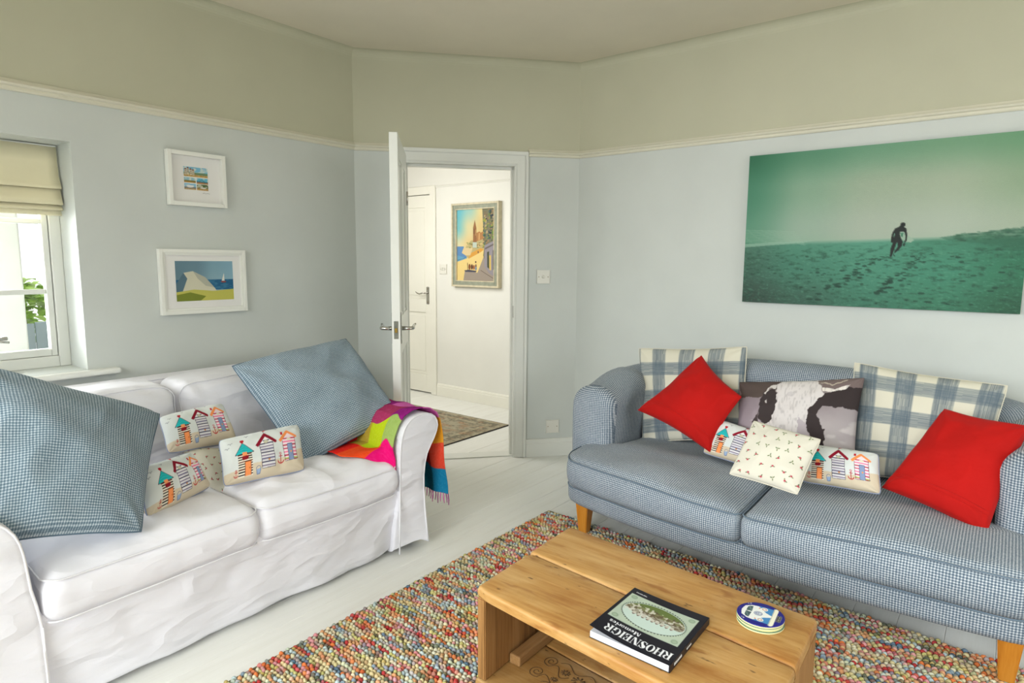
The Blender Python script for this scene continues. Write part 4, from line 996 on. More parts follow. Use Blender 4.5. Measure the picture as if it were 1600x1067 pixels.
profR = [(1.995, 0.02), (1.975, 0.2), (1.972, 0.36), (1.992, 0.455), (2.038, 0.520), (2.062, 0.575), (2.045, 0.620), (1.995, 0.644), (1.94, 0.645), (1.89, 0.630), (1.852, 0.592), (1.832, 0.53), (1.824, 0.44), (1.820, 0.30), (1.815, 0.02)]
profL = [(0.335, 0.02), (0.325, 0.2), (0.322, 0.36), (0.29, 0.46), (0.242, 0.53), (0.228, 0.585), (0.25, 0.635), (0.31, 0.664), (0.37, 0.660), (0.420, 0.634), (0.455, 0.590), (0.472, 0.525), (0.482, 0.42), (0.500, 0.30), (0.500, 0.02)]
sweep_arm('arm', profR, -3.16, -2.058, ws, M_white, M_pipe, 1); sweep_arm('arm', profL, -3.16, -2.075, ws, M_white, M_pipe, -1)
def seat_cushion(y0, y1, sd):
    cy = (y0+y1)/2; hw = (y1-y0)/2
    def d(x, y, z):
        a_ = (y-cy)/hw; b_ = (x+2.51)/0.44; e = max(0, 1-a_*a_)*max(0, 1-b_**4); up_ = sstep(0.34, 0.43, z)
        z2 = z+up_*(0.052*e**0.55)+up_*nz(x*0.7+sd, y*1.6, 0, 7, 0.017)*min(1, e*3)
        bulge = math.sin(pi*min(1, max(0, (z-0.292)/0.154)))*0.018
        if x > -2.13: x += bulge+nz(x, y, z+sd, 8, 0.006); z2 += 0.012*math.sin(a_*2.2+sd)*0.4
        if abs(a_) > 0.9: y += math.copysign(bulge*0.4, a_)
        return (x, y, z2)
    o = wsL(rbox('seat_cushion', (-2.98, y0, 0.292), (-2.064, y1, 0.446), 0.050, M_white, ws, 0.022, d))
    for zz_, nm in ((0.430, 'seam'), (0.309, 'seam')):
        pts = []
        for q in [(-2.9, y1-0.008)]+[(-2.3, y1-0.006)]+[(-2.064-0.050+0.048*math.sin(t), y1-0.050+0.048*math.cos(t)) for t in np.linspace(0.1, pi/2, 6)]+[(-2.066, y) for y in np.linspace(y1-0.06, y0+0.06, 14)]+[(-2.064-0.050+0.048*math.cos(t), y0+0.050-0.048*math.sin(t)) for t in np.linspace(0, pi/2-0.1, 6)]+[(-2.3, y0+0.006), (-2.9, y0+0.008)]:
            px_, py_, pz_ = d(q[0], q[1], zz_); pts.append((px_+0.001, py_, pz_))
        s = tube(nm, pts, 0.0028, M_pipe, o, 5)
seat_cushion(0.507, 1.160, 0.0); seat_cushion(1.161, 1.822, 4.0)
def back_cushion(y0, y1, sd):
    cy = (y0+y1)/2; hw = (y1-y0)/2
    def d(x, y, z):
        a_ = (y-cy)/hw; e = max(0, 1-a_**4)*max(0, 1-((z-0.61)/0.23)**4); f = sstep(-2.95, -2.80, x)
        x2 = x+(0.80-z)*0.26+f*0.05*e+f*(nz(x+sd, y, z, 6, 0.026)-abs(nz(x+sd, y*1.6+z, z*1.2, 9, 0.022)))
        z2 = z-0.014*a_*a_*sstep(0.6, 0.8, z)+nz(y, sd, x, 5, 0.010)
        return (x2, y, z2)
    o = wsL(rbox('back_cushion', (-3.035, y0, 0.40), (-2.80, y1, 0.815), 0.06, M_white, ws, 0.022, d))
    pts = [d(-2.816, y0+0.012, z_) for z_ in np.linspace(0.50, 0.76, 9)]+[d(-2.816, y0+0.06-0.048*math.cos(t), 0.755+0.048*math.sin(t)) for t in np.linspace(0.2, pi/2, 5)]
    pts += [d(-2.816, y_, 0.803) for y_ in np.linspace(y0+0.09, y1-0.09, 14)]+[d(-2.816, y1-0.06+0.048*math.sin(t), 0.755+0.048*math.cos(t)) for t in np.linspace(0, pi/2-0.2, 5)]+[d(-2.816, y1-0.012, z_) for z_ in np.linspace(0.76, 0.50, 9)]
    tube('seam', [(p_[0]+0.001, p_[1], p_[2]) for p_ in pts], 0.0026, M_pipe, o, 5)
back_cushion(0.50, 1.212, 1.0); back_cushion(1.215, 1.83, 6.0)
wsL(tube('skirt_seam', [(-2.070, 0.497, 0.30), (-2.078, 0.50, 0.2), (-2.076, 0.505, 0.03)], 0.003, M_pipe, ws, 5))

# rainbow throw over the right arm
PL = {'mag': (226, 10, 110), 'org': (240, 74, 26), 'red': (236, 30, 22), 'pur': (112, 34, 100), 'sage': (150, 176, 90), 'lime': (176, 196, 20), 'oliv': (176, 150, 50), 'vio': (140, 20, 116), 'crim': (160, 44, 88),
      'pink': (206, 92, 170), 'must': (226, 150, 34), 'rorg': (222, 66, 44), 'teal': (16, 118, 160), 'dred': (150, 24, 24), 'dteal': (10, 90, 110), 'dmust': (190, 116, 26)}
COLS = [['mag', 'sage', 'vio', 'pink', 'must', 'rorg', 'teal'], ['org', 'lime', 'crim', 'pink', 'dmust', 'dred', 'dteal'], ['red', 'oliv', 'crim', 'vio', 'must', 'rorg', 'teal'], ['pur', 'red', 'pur', 'crim', 'must', 'rorg', 'teal']]
rows_z = None
Aw, Ah = 4.0, 7.0
th = Art(Aw, Ah, 96, 240, (200, 30, 60), 2)
for i, c_ in enumerate(COLS):
    for j, nm in enumerate(c_): th.rect(i, j, i+1, j+1, PL[nm])
th.blend((np.abs(th.noise(0.05, 0.05, 5)-0.5))*0.25, (255, 255, 255))
def drape_path(k):
    """cross-section (y, z) over the arm; k = 0 at the front edge"""
    lo = [(1.62+0.185*(1-k), 0.495-0.105*(1-k)**2), (1.70+0.110*(1-k), 0.503-0.050*(1-k)**2)]
    return lo+[(1.800, 0.505), (1.815, 0.56), (1.838, 0.605), (1.870, 0.640), (1.92, 0.658), (1.97, 0.662), (2.02, 0.655), (2.062, 0.628), (2.082, 0.585), (2.086, 0.50), (2.090, 0.40), (2.094, 0.30), (2.098, 0.225)]
def resample(P, n):
    P = np.array(P); L = np.concatenate([[0], np.cumsum(np.linalg.norm(np.diff(P, axis=0), axis=1))]); t = np.linspace(0, L[-1], n)
    return np.stack([np.interp(t, L, P[:, i]) for i in range(P.shape[1])], 1)
V = []
for j in range(th.ny):
    for i in range(th.nx):
        u = i/(th.nx-1); v = j/(th.ny-1); k = sstep(0.0, 0.45, u)
        if i == 0 or True:
            pass
        if j == 0: paths = locals().setdefault('_paths', {}); paths[i] = resample(drape_path(k), th.ny)
        y, z = _paths[i][j]
        wid = 0.34 if v < 0.55 else 0.34-0.05*(v-0.55)
        x = -2.064-u*wid-0.016*math.sin(min(1, v*2.2)*pi)*(1-u)+0.03*sstep(0.55, 1, v)*(1-u)
        w = 0.004*math.sin(u*13+v*3)+0.003*math.sin(v*21+u*4); out = sstep(0.5, 0.7, v)
        y += w*out*1.6+0.006*math.sin(u*18)*sstep(0.6, 1, v); z += w*(1-out)+0.003
        V.append((x, y, z))
a0 = (np.arange(th.ny-1)[:, None]*th.nx+np.arange(th.nx-1)[None, :]).ravel()
F = np.stack([a0, a0+1, a0+th.nx+1, a0+th.nx], 1)
tr = empty('rainbow_throw', 'brightly coloured checked wool throw draped over the white sofa arm', 'throw', (-2.25, 1.95, 0))
M_wool = mat_attr('coloured_wool', 0.95, 0.1, True, 0.3, 700)
bk = mesh('blanket', V, F.tolist(), M_wool, tr, smooth=True, col=th.sample()); bk.location = (2.25, -1.95, 0)
md = bk.modifiers.new('thick', 'SOLIDIFY'); md.thickness = 0.004; md.offset = 0
M_fr = {n_: mat_cloth('fringe_'+n_, PL[n_], 0.95, 0.05, 400, 0.1) for n_ in ('vio', 'pink', 'must', 'mag')}
rr = random.Random(5)
for row, dz, ks in ((th.ny-1, -1, range(0, th.nx, 4)), (0, -1, range(0, 22, 4))):
    for q, i in enumerate(ks):
        p = V[row*th.nx+i]; dx = rr.uniform(-0.008, 0.008); dy = rr.uniform(-0.004, 0.006)
        if row == 0: dy = -0.004
        L = rr.uniform(0.042, 0.058)
        t_ = tube('fringe', [(p[0], p[1], p[2]+0.003), (p[0]+dx*0.5, p[1]+dy, p[2]-L*0.5), (p[0]+dx, p[1]+dy*0.5, p[2]-L)], [0.0022, 0.0026, 0.0018], M_fr[rr.choice(['vio', 'pink', 'must', 'vio'] if row else ['mag', 'pink'])], tr, 5)
        t_.location = (2.25, -1.95, 0)

# ------------------------------------------------------------------ blue sofa
CX = -0.73
bs = empty('blue_sofa', 'blue and white checked sofa with rolled arms and tapered wooden legs', 'sofa', (CX, 2.9, 0))
def bsL(o): o.location = (-CX, -2.9, 0); return o
def bow(x): a_ = (x+0.45)/0.93; return 0.095*a_*a_
def d_base(x, y, z):
    f = 1-sstep(2.40, 2.75, y); a_ = abs((x-CX)/0.93)
    y2 = y+f*(bow(x)+0.10*max(0, a_-0.88)**1.5*8)
    bul = 0.010*math.sin(pi*min(1, max(0, (z-0.16)/0.14)))
    return (x, y2-f*bul, z)
bsL(rbox('base', (CX-0.915, 2.365, 0.162), (CX+0.915, 3.34, 0.30), 0.035, M_check, bs, 0.03, d_base))
def bcush(x0, x1, left):
    cx = (x0+x1)/2; hw = (x1-x0)/2
    def d(x, y, z):
        a_ = (x-cx)/hw; f = 1-sstep(2.40, 2.9, y); b_ = (y-2.83)/0.50
        outer = -a_ if left else a_            # +1 at the arm side
        y2 = y+f*bow(x)
        if outer > 0.80: y2 += f*0.09*((outer-0.80)/0.2)**2
        x2 = x
        if outer > 0: s = sstep(2.62, 2.74, y); x2 = x-(math.copysign(1, a_))*0.155*s*outer**3
        e = max(0, 1-a_*a_)*max(0, 1-b_**4); up_ = sstep(0.33, 0.42, z)
        z2 = z+up_*(0.045*e**0.6-0.035*sstep(2.6, 3.2, y))+up_*nz(x*1.3, y, 0, 5, 0.012)*min(1, e*3)
        z2 -= f*0.018*max(0, -outer)*up_
        bul = math.sin(pi*min(1, max(0, (z-0.28)/0.135)))
        y2 -= f*0.014*bul
        if f > 0.6: y2 += nz(x, z, 3, 6, 0.008); z2 += nz(x, y, 9, 4, 0.007)
        return (x2, y2, z2)
    o = bsL(rbox('seat_cushion', (x0, 2.320, 0.264), (x1, 3.30, 0.411), 0.040, M_check, bs, 0.022, d))
    for zz_ in (0.404, 0.274):
        pts = []
        for q in [(x0+0.004, 3.1), (x0+0.004, 2.75), (x0+0.003, 2.6), (x0+0.003, 2.42)]+[(x0+0.04-0.037*math.cos(t), 2.320+0.04-0.037*math.sin(t)) for t in np.linspace(0, pi/2, 6)]+[(x_, 2.3215) for x_ in np.linspace(x0+0.06, x1-0.06, 26)]+[(x1-0.04+0.037*math.sin(t), 2.320+0.04-0.037*math.cos(t)) for t in np.linspace(0, pi/2, 6)]+[(x1-0.003, 2.42), (x1-0.003, 2.6), (x1-0.004, 2.75), (x1-0.004, 3.1)]:
            p = d(q[0], q[1], zz_); pts.append(p)
        tube('piping', pts, 0.0032, M_pipeS, o, 6)
bcush(CX-0.915, CX-0.001, True); bcush(CX+0.001, CX+0.915, False)
# wrap-around back and arms as one swept roll
path = []
ax_ = 0.875
def pp(x, y, zt, w): path.append((x, y, zt, w))
ys = np.linspace(2.735, 3.05, 9)
for y in ys: pp(CX-ax_, y, 0.722+0.05*sstep(2.735, 3.05, y), 0.122)
for t in np.linspace(0.12, pi/2-0.05, 8): pp(CX-ax_+0.22*(1-math.cos(t)), 3.05+0.21*math.sin(t), 0.765+0.042*sstep(0, pi/2, t), 0.115)
for x in np.linspace(-ax_+0.26, ax_-0.26, 26): pp(CX+x, 3.262, 0.806+0.050*(1-(abs(x)/(ax_-0.24))**3), 0.112)
for t in np.linspace(pi/2-0.05, 0.12, 8): pp(CX+ax_-0.22*(1-math.cos(t)), 3.05+0.21*math.sin(t), 0.765+0.042*sstep(0, pi/2, t), 0.115)
for y in ys[::-1]: pp(CX+ax_, y, 0.722+0.05*sstep(2.735, 3.05, y), 0.122)
def cap(k, n=7):
    """extra stations that round the arm front"""
    x, y, zt, w = path[k]; out = []
    for t in np.linspace(0, 1, n)[:-1]:
        out.append((x, y-0.075*(1-t), zt-0.085*(1-(1-(1-t)**2.4)**(1/2.4)), w*(1-(1-t)**2.4)**(1/2.4)))
    return out
c0 = cap(0); path = c0+path+c0_rev if False else c0+path+[(CX*2-q[0], *q[1:]) for q in c0[::-1]]
V = []; UVs = []; s_len = 0; prevp = None; RN = 34
for k, (x, y, zt, w) in enumerate(path):
    a_, b_ = path[max(k-1, 0)], path[min(k+1, len(path)-1)]
    tdir = Vector((b_[0]-a_[0], b_[1]-a_[1], 0)).normalized(); nd = Vector((-tdir.y, tdir.x, 0))      # left of travel = outside
    if prevp: s_len += math.hypot(x-prevp[0], y-prevp[1])
    prevp = (x, y); w = max(w, 0.004); zb = 0.165; per = 0; last = None
    ring = []
    for q in np.linspace(0, 1, 9): ring.append((0.93+0.07*q, zb+(zt-0.105-zb)*q))
    for t in np.linspace(0, pi, 17)[1:-1]: ring.append((math.cos(t), zt-0.105+0.105*math.sin(t)**0.9))
    for q in np.linspace(1, 0, 9): ring.append((-(0.86+0.14*q), zb+(zt-0.105-zb)*q))
    for (o_, z_) in ring:
        ww = nz(x, y, z_, 5, 0.006); p = Vector((x, y, 0))+nd*(o_*w+ww); p.z = z_+0.2*ww
        if last is not None: per += (p-last).length
        last = p; V.append(p); UVs.append((s_len, per))
    RN = len(ring)
F = [(k*RN+i, (k+1)*RN+i, (k+1)*RN+i+1, k*RN+i+1) for k in range(len(path)-1) for i in range(RN-1)]
F += [tuple(range(RN)), tuple(range((len(path)-1)*RN, len(path)*RN))[::-1]]
nc = len(c0)
LUV = []
for f in F:
    ks = [i//RN for i in f]
    if max(ks) <= nc or min(ks) >= len(path)-1-nc: LUV += [(V[i].x, V[i].z) for i in f]
    else: LUV += [UVs[i] for i in f]
UVs = LUV
ob = mesh('back_and_arms', V, F, M_check, bs, True, uv=UVs); bsL(ob)
bm = bmesh.new(); bm.from_mesh(ob.data); bmesh.ops.recalc_face_normals(bm, faces=bm.faces); bm.to_mesh(ob.data); bm.free()
for (x, y) in ((-1.545, 2.555), (0.095, 2.455), (-1.52, 3.27), (0.07, 3.27)):
    z0 = 0.022 if y < 2.7 else 0.0
    bm = bmesh.new(); sx = -1 if x < CX else 1
    lo_ = [(x-0.021, y-0.021), (x+0.021, y-0.021), (x+0.021, y+0.021), (x-0.021, y+0.021)]; hi_ = [(x-0.034, y-0.034), (x+0.034, y-0.034), (x+0.034, y+0.034), (x-0.034, y+0.034)]
    A_ = [bm.verts.new((*p, z0)) for p in lo_]; B_ = [bm.verts.new((*p, 0.175)) for p in hi_]
    bm.faces.new(A_[::-1]); bm.faces.new(B_)
    for i in range(4): bm.faces.new((A_[i], A_[(i+1) % 4], B_[(i+1) % 4], B_[i]))
    bmesh.ops.bevel(bm, geom=list(bm.edges), offset=0.003, segments=2, affect='EDGES'); bsL(from_bm('leg', bm, M_leg, bs))

# ------------------------------------------------------------------ rugs
rc = [(-1.852, 2.690), (0.80, 2.535), (0.80, 0.15), (-1.845, 0.15)]
rug = empty('wool_rug', 'chunky multicoloured felted wool rug under the coffee table', 'rug')
prism('backing', rc, 0.0005, 0.008, mat_paint('rug_backing', (120, 110, 84), 0.95, 0.1, 40), rug)
PAL = [((206, 192, 146), 20), ((214, 208, 180), 12), ((190, 184, 116), 12), ((184, 62, 62), 10), ((212, 118, 66), 9), ((210, 156, 112), 11), ((134, 152, 166), 9), ((178, 196, 198), 9), ((212, 142, 148), 6), ((96, 102, 84), 5), ((166, 142, 136), 8), ((92, 118, 138), 4), ((196, 204, 176), 6)]
pc = np.array([lin(c_) for c_, _ in PAL]); pw = np.array([w for _, w in PAL], float); pw /= pw.sum()
V = []; F = []; Cc = []
RS, LS = 0.0136, 0.0186; nrow = int(2.52/RS)
seg = 6
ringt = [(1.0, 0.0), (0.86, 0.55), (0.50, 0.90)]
for r_ in range(nrow):
    y0 = 0.16+r_*RS; xx = -1.848+(r_ % 2)*0.01+RNG.uniform(0, 0.006); cc = RNG.choice(len(pc), p=pw); left = 0
    while xx < 0.79:
        if left <= 0: cc = RNG.choice(len(pc), p=pw); left = RNG.integers(1, 4)
        left -= 1
        yedge = 2.690-(xx+1.852)*0.0585
        if y0 < yedge-0.006:
            L = LS*RNG.uniform(0.85, 1.2); W_ = RS*RNG.uniform(0.56, 0.66); H_ = RNG.uniform(0.012, 0.017); ang = RNG.uniform(-0.35, 0.35)
            ca, sa = math.cos(ang), math.sin(ang); cx_, cy_ = xx+L/2, y0+RNG.uniform(-0.004, 0.004); b0 = len(V)
            mixw = RNG.uniform(0, 0.35); col = (pc[cc]*(1-mixw)+pc[RNG.choice(len(pc), p=pw)]*mixw)*RNG.uniform(0.8, 1.15)
            for rr_, zz_ in ringt:
                for k in range(seg):
                    t = 2*pi*k/seg+0.4; a_ = math.cos(t)*L*0.56*rr_; b_ = math.sin(t)*W_*rr_
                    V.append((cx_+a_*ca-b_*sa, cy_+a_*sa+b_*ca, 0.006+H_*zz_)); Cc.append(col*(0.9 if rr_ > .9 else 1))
            V.append((cx_, cy_, 0.006+H_)); Cc.append(col)
            for g_ in range(2):
                for k in range(seg): F.append((b0+g_*seg+k, b0+g_*seg+(k+1) % seg, b0+(g_+1)*seg+(k+1) % seg, b0+(g_+1)*seg+k))
            for k in range(seg): F.append((b0+2*seg+k, b0+2*seg+(k+1) % seg, b0+3*seg))
            xx += L*0.96
        else: xx += LS
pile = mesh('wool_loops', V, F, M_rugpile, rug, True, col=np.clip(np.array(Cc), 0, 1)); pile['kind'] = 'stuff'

a = Art(1450, 900, 300, 190, (164, 156, 134), 2)
n1 = a.noise(38, 30, 31); n2 = a.noise(16, 12, 32); n3 = a.noise(90, 70, 33)
a.blend(np.clip((n1*0.5+n2*0.5-0.45)*2.5, 0, 0.7), (112, 106, 90)); a.blend(np.clip((n3-0.6)*2, 0, 0.5), (158, 122, 92)); a.blend(np.clip((n2-0.7)*2.5, 0, 0.6), (206, 192, 160))
for d_, w_, c_ in ((20, 16, (196, 184, 156)), (60, 50, (110, 106, 92)), (120, 14, (190, 176, 144)), (150, 40, (126, 118, 100))):
    m = (np.minimum(np.minimum(a.X, a.w-a.X), np.minimum(a.Y, a.h-a.Y))); m = (m > d_) & (m < d_+w_); a._put(m & (a.noise(20, 18, d_) > 0.4), c_, 0.6)
for i in range(12):
    for j in range(7): a.ell(120+i*110, 90+j*120, 26, 20, [(150, 96, 70), (90, 92, 80)][(i+j) % 2], .35); a.ell(120+i*110, 90+j*120, 12, 9, (196, 180, 150), .5)
hrug = empty('hall_rug', 'faded oriental rug with dark edge lying in the hall', 'rug')
box('binding', (-4.585, 3.062, 0.0005), (-3.128, 3.962, 0.006), mat_paint('dark_rug_binding', (44, 42, 42), 0.9, 0.1), hrug)
art_plane('pile', a, (-4.578, 3.958, 0.0068), (1.442, 0, 0), (0, -0.884, 0), mat_attr('worn_rug_pile', 0.95, 0.1, True, 0.4, 500), hrug)

# ------------------------------------------------------------------ coffee table
T = 0.42
ct = empty('coffee_table', 'low rustic waxed pine box table with a lower shelf', 'coffee table', (-0.72, 1.48, 0))
def ctL(o): o.location = (0.72, -1.48, 0); return o
def plank(nm, quad, z0, z1, mat, nx=40, bev=0.007, wob=0.0022, sd=0, par=None, chip=0.0):
    """solid board over a quad (near-left, near-right, far-right, far-left) with worn edges"""
    NL, NR, FR, FL = [np.array(q, float) for q in quad]; V = []; F = []
    W_ = np.linalg.norm(NL-FL); L_ = np.linalg.norm(NR-NL)
    us = np.concatenate([[0, 0.25*bev/L_, bev/L_], np.linspace(0, 1, nx)[1:-1], [1-bev/L_, 1-0.25*bev/L_, 1]])
    prof = []   # (v, z) loop round the section
    h = (z1-z0)
    for t in np.linspace(0, pi/2, 4): prof.append((bev*(1-math.cos(t))/W_*1.0, 1-bev*(1-math.sin(t))/h))
    prof += [(v, 1.0) for v in (0.25, 0.5, 0.75)]
    for t in np.linspace(pi/2, 0, 4): prof.append((1-bev*(1-math.cos(t))/W_, 1-bev*(1-math.sin(t))/h))
    prof += [(1-0.004/W_, 0.0), (0.004/W_, 0.0)]
    n = len(prof)
    for u in us:
        e = min(u, 1-u)*L_; k = 1-min(1, e/bev); sh = bev*(1-math.sqrt(max(0, 1-k*k)))
        for v, zf in prof:
            v2 = v; p = (NL*(1-u)+NR*u)*(1-v2)+(FL*(1-u)+FR*u)*v2
            wv = noise.noise(Vector((p[0]*6+sd, v*3, zf)))*wob
            z = z0+h*zf-(sh if zf > 0.5 else 0)+noise.noise(Vector((p[0]*4+sd, p[1]*9, 1)))*wob*0.5*(zf > .5)
            edge = (1 if v < .2 else (-1 if v > .8 else 0))
            V.append((p[0], p[1]+edge*wv+edge*chip*max(0, 1-u*18)*0.5, z))
    for i in range(len(us)-1):
        for k in range(n): F.append((i*n+k, (i+1)*n+k, (i+1)*n+(k+1) % n, i*n+(k+1) % n))
    F += [tuple(range(n)), tuple(range((len(us)-1)*n, len(us)*n))[::-1]]
    bm = bmesh.new(); vs = [bm.verts.new(v) for v in V]
    for f in F: bm.faces.new([vs[i] for i in f])
    return ctL(from_bm(nm, bm, mat, par or ct, smooth=False))
def sm(o, ang=40):
    for p in o.data.polygons: p.use_smooth = True
    try: o.data.set_sharp_from_angle(angle=math.radians(ang))
    except Exception: pass
    return o
sm(plank('top_plank', [(-1.123, 1.270), (-0.302, 1.196), (-0.313, 1.4595), (-1.132, 1.5395)], T-0.032, T, M_pine, sd=1, chip=0.02, bev=0.010))
sm(plank('top_plank', [(-1.132, 1.5430), (-0.313, 1.4635), (-0.321, 1.706), (-1.141, 1.788)], T-0.032, T+0.001, M_pine, sd=5, bev=0.010))
def upright(x0, x1, quad_y, z0, z1, nm='side_panel'):
    ya0, ya1, yb0, yb1 = quad_y
    bm = bmesh.new()
    A_ = [bm.verts.new(p) for p in ((x0, ya0, z0), (x1, ya1, z0), (x1-0.006, yb1, z0), (x0-0.006, yb0, z0))]; B_ = [bm.verts.new((v.co.x, v.co.y, z1)) for v in A_]
    bm.faces.new(A_[::-1]); bm.faces.new(B_)
    for i in range(4): bm.faces.new((A_[i], A_[(i+1) % 4], B_[(i+1) % 4], B_[i]))
    bmesh.ops.bevel(bm, geom=list(bm.edges), offset=0.003, segments=2, affect='EDGES'); return ctL(from_bm(nm, bm, M_piney, ct))
upright(-1.121, -1.090, (1.276, 1.274, 1.535, 1.532), 0.1405, T-0.0325); upright(-1.129, -1.098, (1.538, 1.535, 1.782, 1.779), 0.1405, T-0.0325)
upright(-0.336, -0.306, (1.207, 1.204, 1.460, 1.457), 0.1405, T-0.0325); upright(-0.344, -0.314, (1.463, 1.460, 1.702, 1.699), 0.1405, T-0.0325)
sm(plank('shelf_plank', [(-1.124, 1.272), (-0.303, 1.198), (-0.313, 1.4595), (-1.132, 1.5335)], 0.110, 0.140, M_pshelf, sd=8))
sm(plank('shelf_plank', [(-1.132, 1.5370), (-0.313, 1.4630), (-0.321, 1.704), (-1.140, 1.786)], 0.110, 0.140, M_pshelf, sd=12))
for x0 in (-1.118, -0.352):
    dy = 0 if x0 < -1 else -0.072
    ctL(box('foot', (x0, 1.285+dy, 0.024), (x0+0.045, 1.765+dy, 0.1095), M_pineb, ct, 0.004))
ctL(box('batten', (-1.0890, 1.385, 0.1405), (-1.050, 1.762, 0.173), M_pineb, ct, 0.005))
ctL(box('batten', (-0.385, 1.310, 0.1405), (-0.346, 1.690, 0.173), M_pineb, ct, 0.005))
# scroll stencil on the shelf
st = []
def scroll(cx_, cy_, s, m, rot):
    P = []
    for t in np.linspace(0, 3.6*pi, 34):
        r_ = 0.004+0.0022*t; P.append((r_*math.cos(t)*m, r_*math.sin(t)))
    P = [(p[0]*s, p[1]*s) for p in P]; end = P[-1]
    for t in np.linspace(0, 1, 12)[1:]: P.append((end[0]+m*0.09*s*t, end[1]+0.022*s*math.sin(t*2*pi)))
    c_, s2 = math.cos(rot), math.sin(rot)
    return tube('', [(cx_+p[0]*c_-p[1]*s2, cy_+p[0]*s2+p[1]*c_, 0.1408) for p in P], 0.0013, None, seg=5, flat=0.4, build=False)
st += [scroll(-0.992, 1.470, 0.85, 1, -0.1), scroll(-1.000, 1.405, 0.85, 1, 0.25), scroll(-0.760, 1.450, 0.85, -1, -0.1), scroll(-0.765, 1.385, 0.85, -1, -0.35)]
for cx_, cy_, r_ in ((-0.880, 1.440, 1.0), (-0.930, 1.450, 0.7), (-0.830, 1.445, 0.7), (-0.880, 1.395, 0.8), (-0.940, 1.405, 0.55), (-0.825, 1.395, 0.55)):
    for k in range(9):
        t = 2*pi*k/9+cx_*9; st.append(tube('', [(cx_+0.006*r_*math.cos(t), cy_+0.006*r_*math.sin(t), 0.1410), (cx_+0.022*r_*math.cos(t+.3), cy_+0.018*r_*math.sin(t+.3), 0.1410)], [0.0012, 0.0036*r_], None, seg=5, flat=0.25, build=False))
for dy in (0.055, -0.050):
    st.append(tube('', [(-0.965+0.17*t, 1.425+dy-0.10*(0.17*t)+0.012*math.sin(t*4*pi), 0.1410) for t in np.linspace(0, 1, 26)], 0.0011, None, seg=5, flat=0.4, build=False))
ctL(join_tubes('scroll_stencil', st, M_ink, ct))

# ------------------------------------------------------------------ book
M_cover = mat_attr('glossy_printed_cover', 0.3, 0.18)
BW, BH = 213, 245
a = Art(BW, BH, 230, 264, (26, 26, 36), 3)
wt = (226, 228, 232)
def L_stem(x, y0, y1, w=5.2): a.rect(x, y0, x+w, y1, wt); a.rect(x-2, y0, x+w+2, y0+1.4, wt); a.rect(x-2, y1-1.4, x+w+2, y1, wt)
def ring(cx_, cy_, rx, ry, thick, hole=(26, 26, 36)): a.ell(cx_, cy_, rx, ry, wt); a.ell(cx_, cy_, rx-thick, ry-1.5, hole)
def glyph(ch, x, y0, y1):
    h = y1-y0; bgc = (26, 26, 36)
    if ch == 'R':
        L_stem(x+2, y0, y1); a.ell(x+11, y0+h*.27, 7.6, h*.27, wt); a.rect(x+7, y0, x+11, y0+h*.54, wt); a.ell(x+10.4, y0+h*.27, 3.4, h*.27-1.5, bgc); a.rect(x+7.2, y0+1.6, x+10.4, y0+h*.54-1.5, bgc)
        a.poly([(x+8, y0+h*.52), (x+14, y0+h*.52), (x+20, y1-1), (x+20, y1), (x+15, y1)], wt); return 20
    if ch == 'H': L_stem(x+2, y0, y1); L_stem(x+15, y0, y1); a.rect(x+6, y0+h*.47, x+16, y0+h*.53, wt); return 23
    if ch == 'O': ring(x+10, (y0+y1)/2, 10, h/2+.4, 5.4); return 21
    if ch == 'S':
        a.poly([(x+2, y0+h*.16), (x+7, y0+h*.10), (x+16, y0+h*.72), (x+12, y0+h*.9), (x+8, y0+h*.60), (x+1, y0+h*.36)], wt); a.curve(x+8, y0+h*.27, 6, h*.25, pi*.9, 2*pi*.96, 2.0, wt); a.curve(x+8.5, y0+h*.73, 6.5, h*.25, -0.1, pi, 2.0, wt)
        a.rect(x+14.2, y0, x+15.6, y0+h*.32, wt); a.rect(x+1, y0+h*.68, x+2.4, y1, wt); a.curve(x+7, y0+h*.27, 5, h*.2, pi*.6, pi*1.3, 3.5, wt); a.curve(x+9, y0+h*.72, 5, h*.2, -0.9, 0.8, 3.5, wt); return 18
    if ch == 'N': a.rect(x+2, y0, x+3.6, y1, wt); a.rect(x-.5, y0, x+8, y0+1.4, wt); a.rect(x-.5, y1-1.4, x+6, y1, wt); a.poly([(x+2, y0), (x+8.4, y0), (x+19, y1), (x+13, y1)], wt); a.rect(x+17.4, y0, x+19, y1, wt); a.rect(x+14.6, y0, x+21.5, y0+1.4, wt); return 22.5
    if ch == 'E': L_stem(x+2, y0, y1); a.rect(x+2, y0, x+16, y0+1.5, wt); a.rect(x+2, y1-1.5, x+16, y1, wt); a.poly([(x+16, y0), (x+16, y0+h*.34), (x+14.6, y0+h*.34), (x+11, y0)], wt); a.poly([(x+17, y1), (x+17, y1-h*.36), (x+15.6, y1-h*.36), (x+11, y1)], wt); a.rect(x+6, y0+h*.47, x+12, y0+h*.53, wt); a.rect(x+11, y0+h*.34, x+12.6, y0+h*.66, wt); return 18.5
    if ch == 'I': L_stem(x+2, y0, y1); return 11
    if ch == 'G': ring(x+10, (y0+y1)/2, 10, h/2+.4, 5.6); a.rect(x+12.5, y0+h*.22, x+21, y0+h*.52, bgc); a.rect(x+17, y0, x+18.6, y0+h*.34, wt); L_stem(x+14, y0+h*.54, y1, 4.6); return 22
x = 9.0
for ch in 'RHOSNEIGR': x += glyph(ch, x, 17, 45)
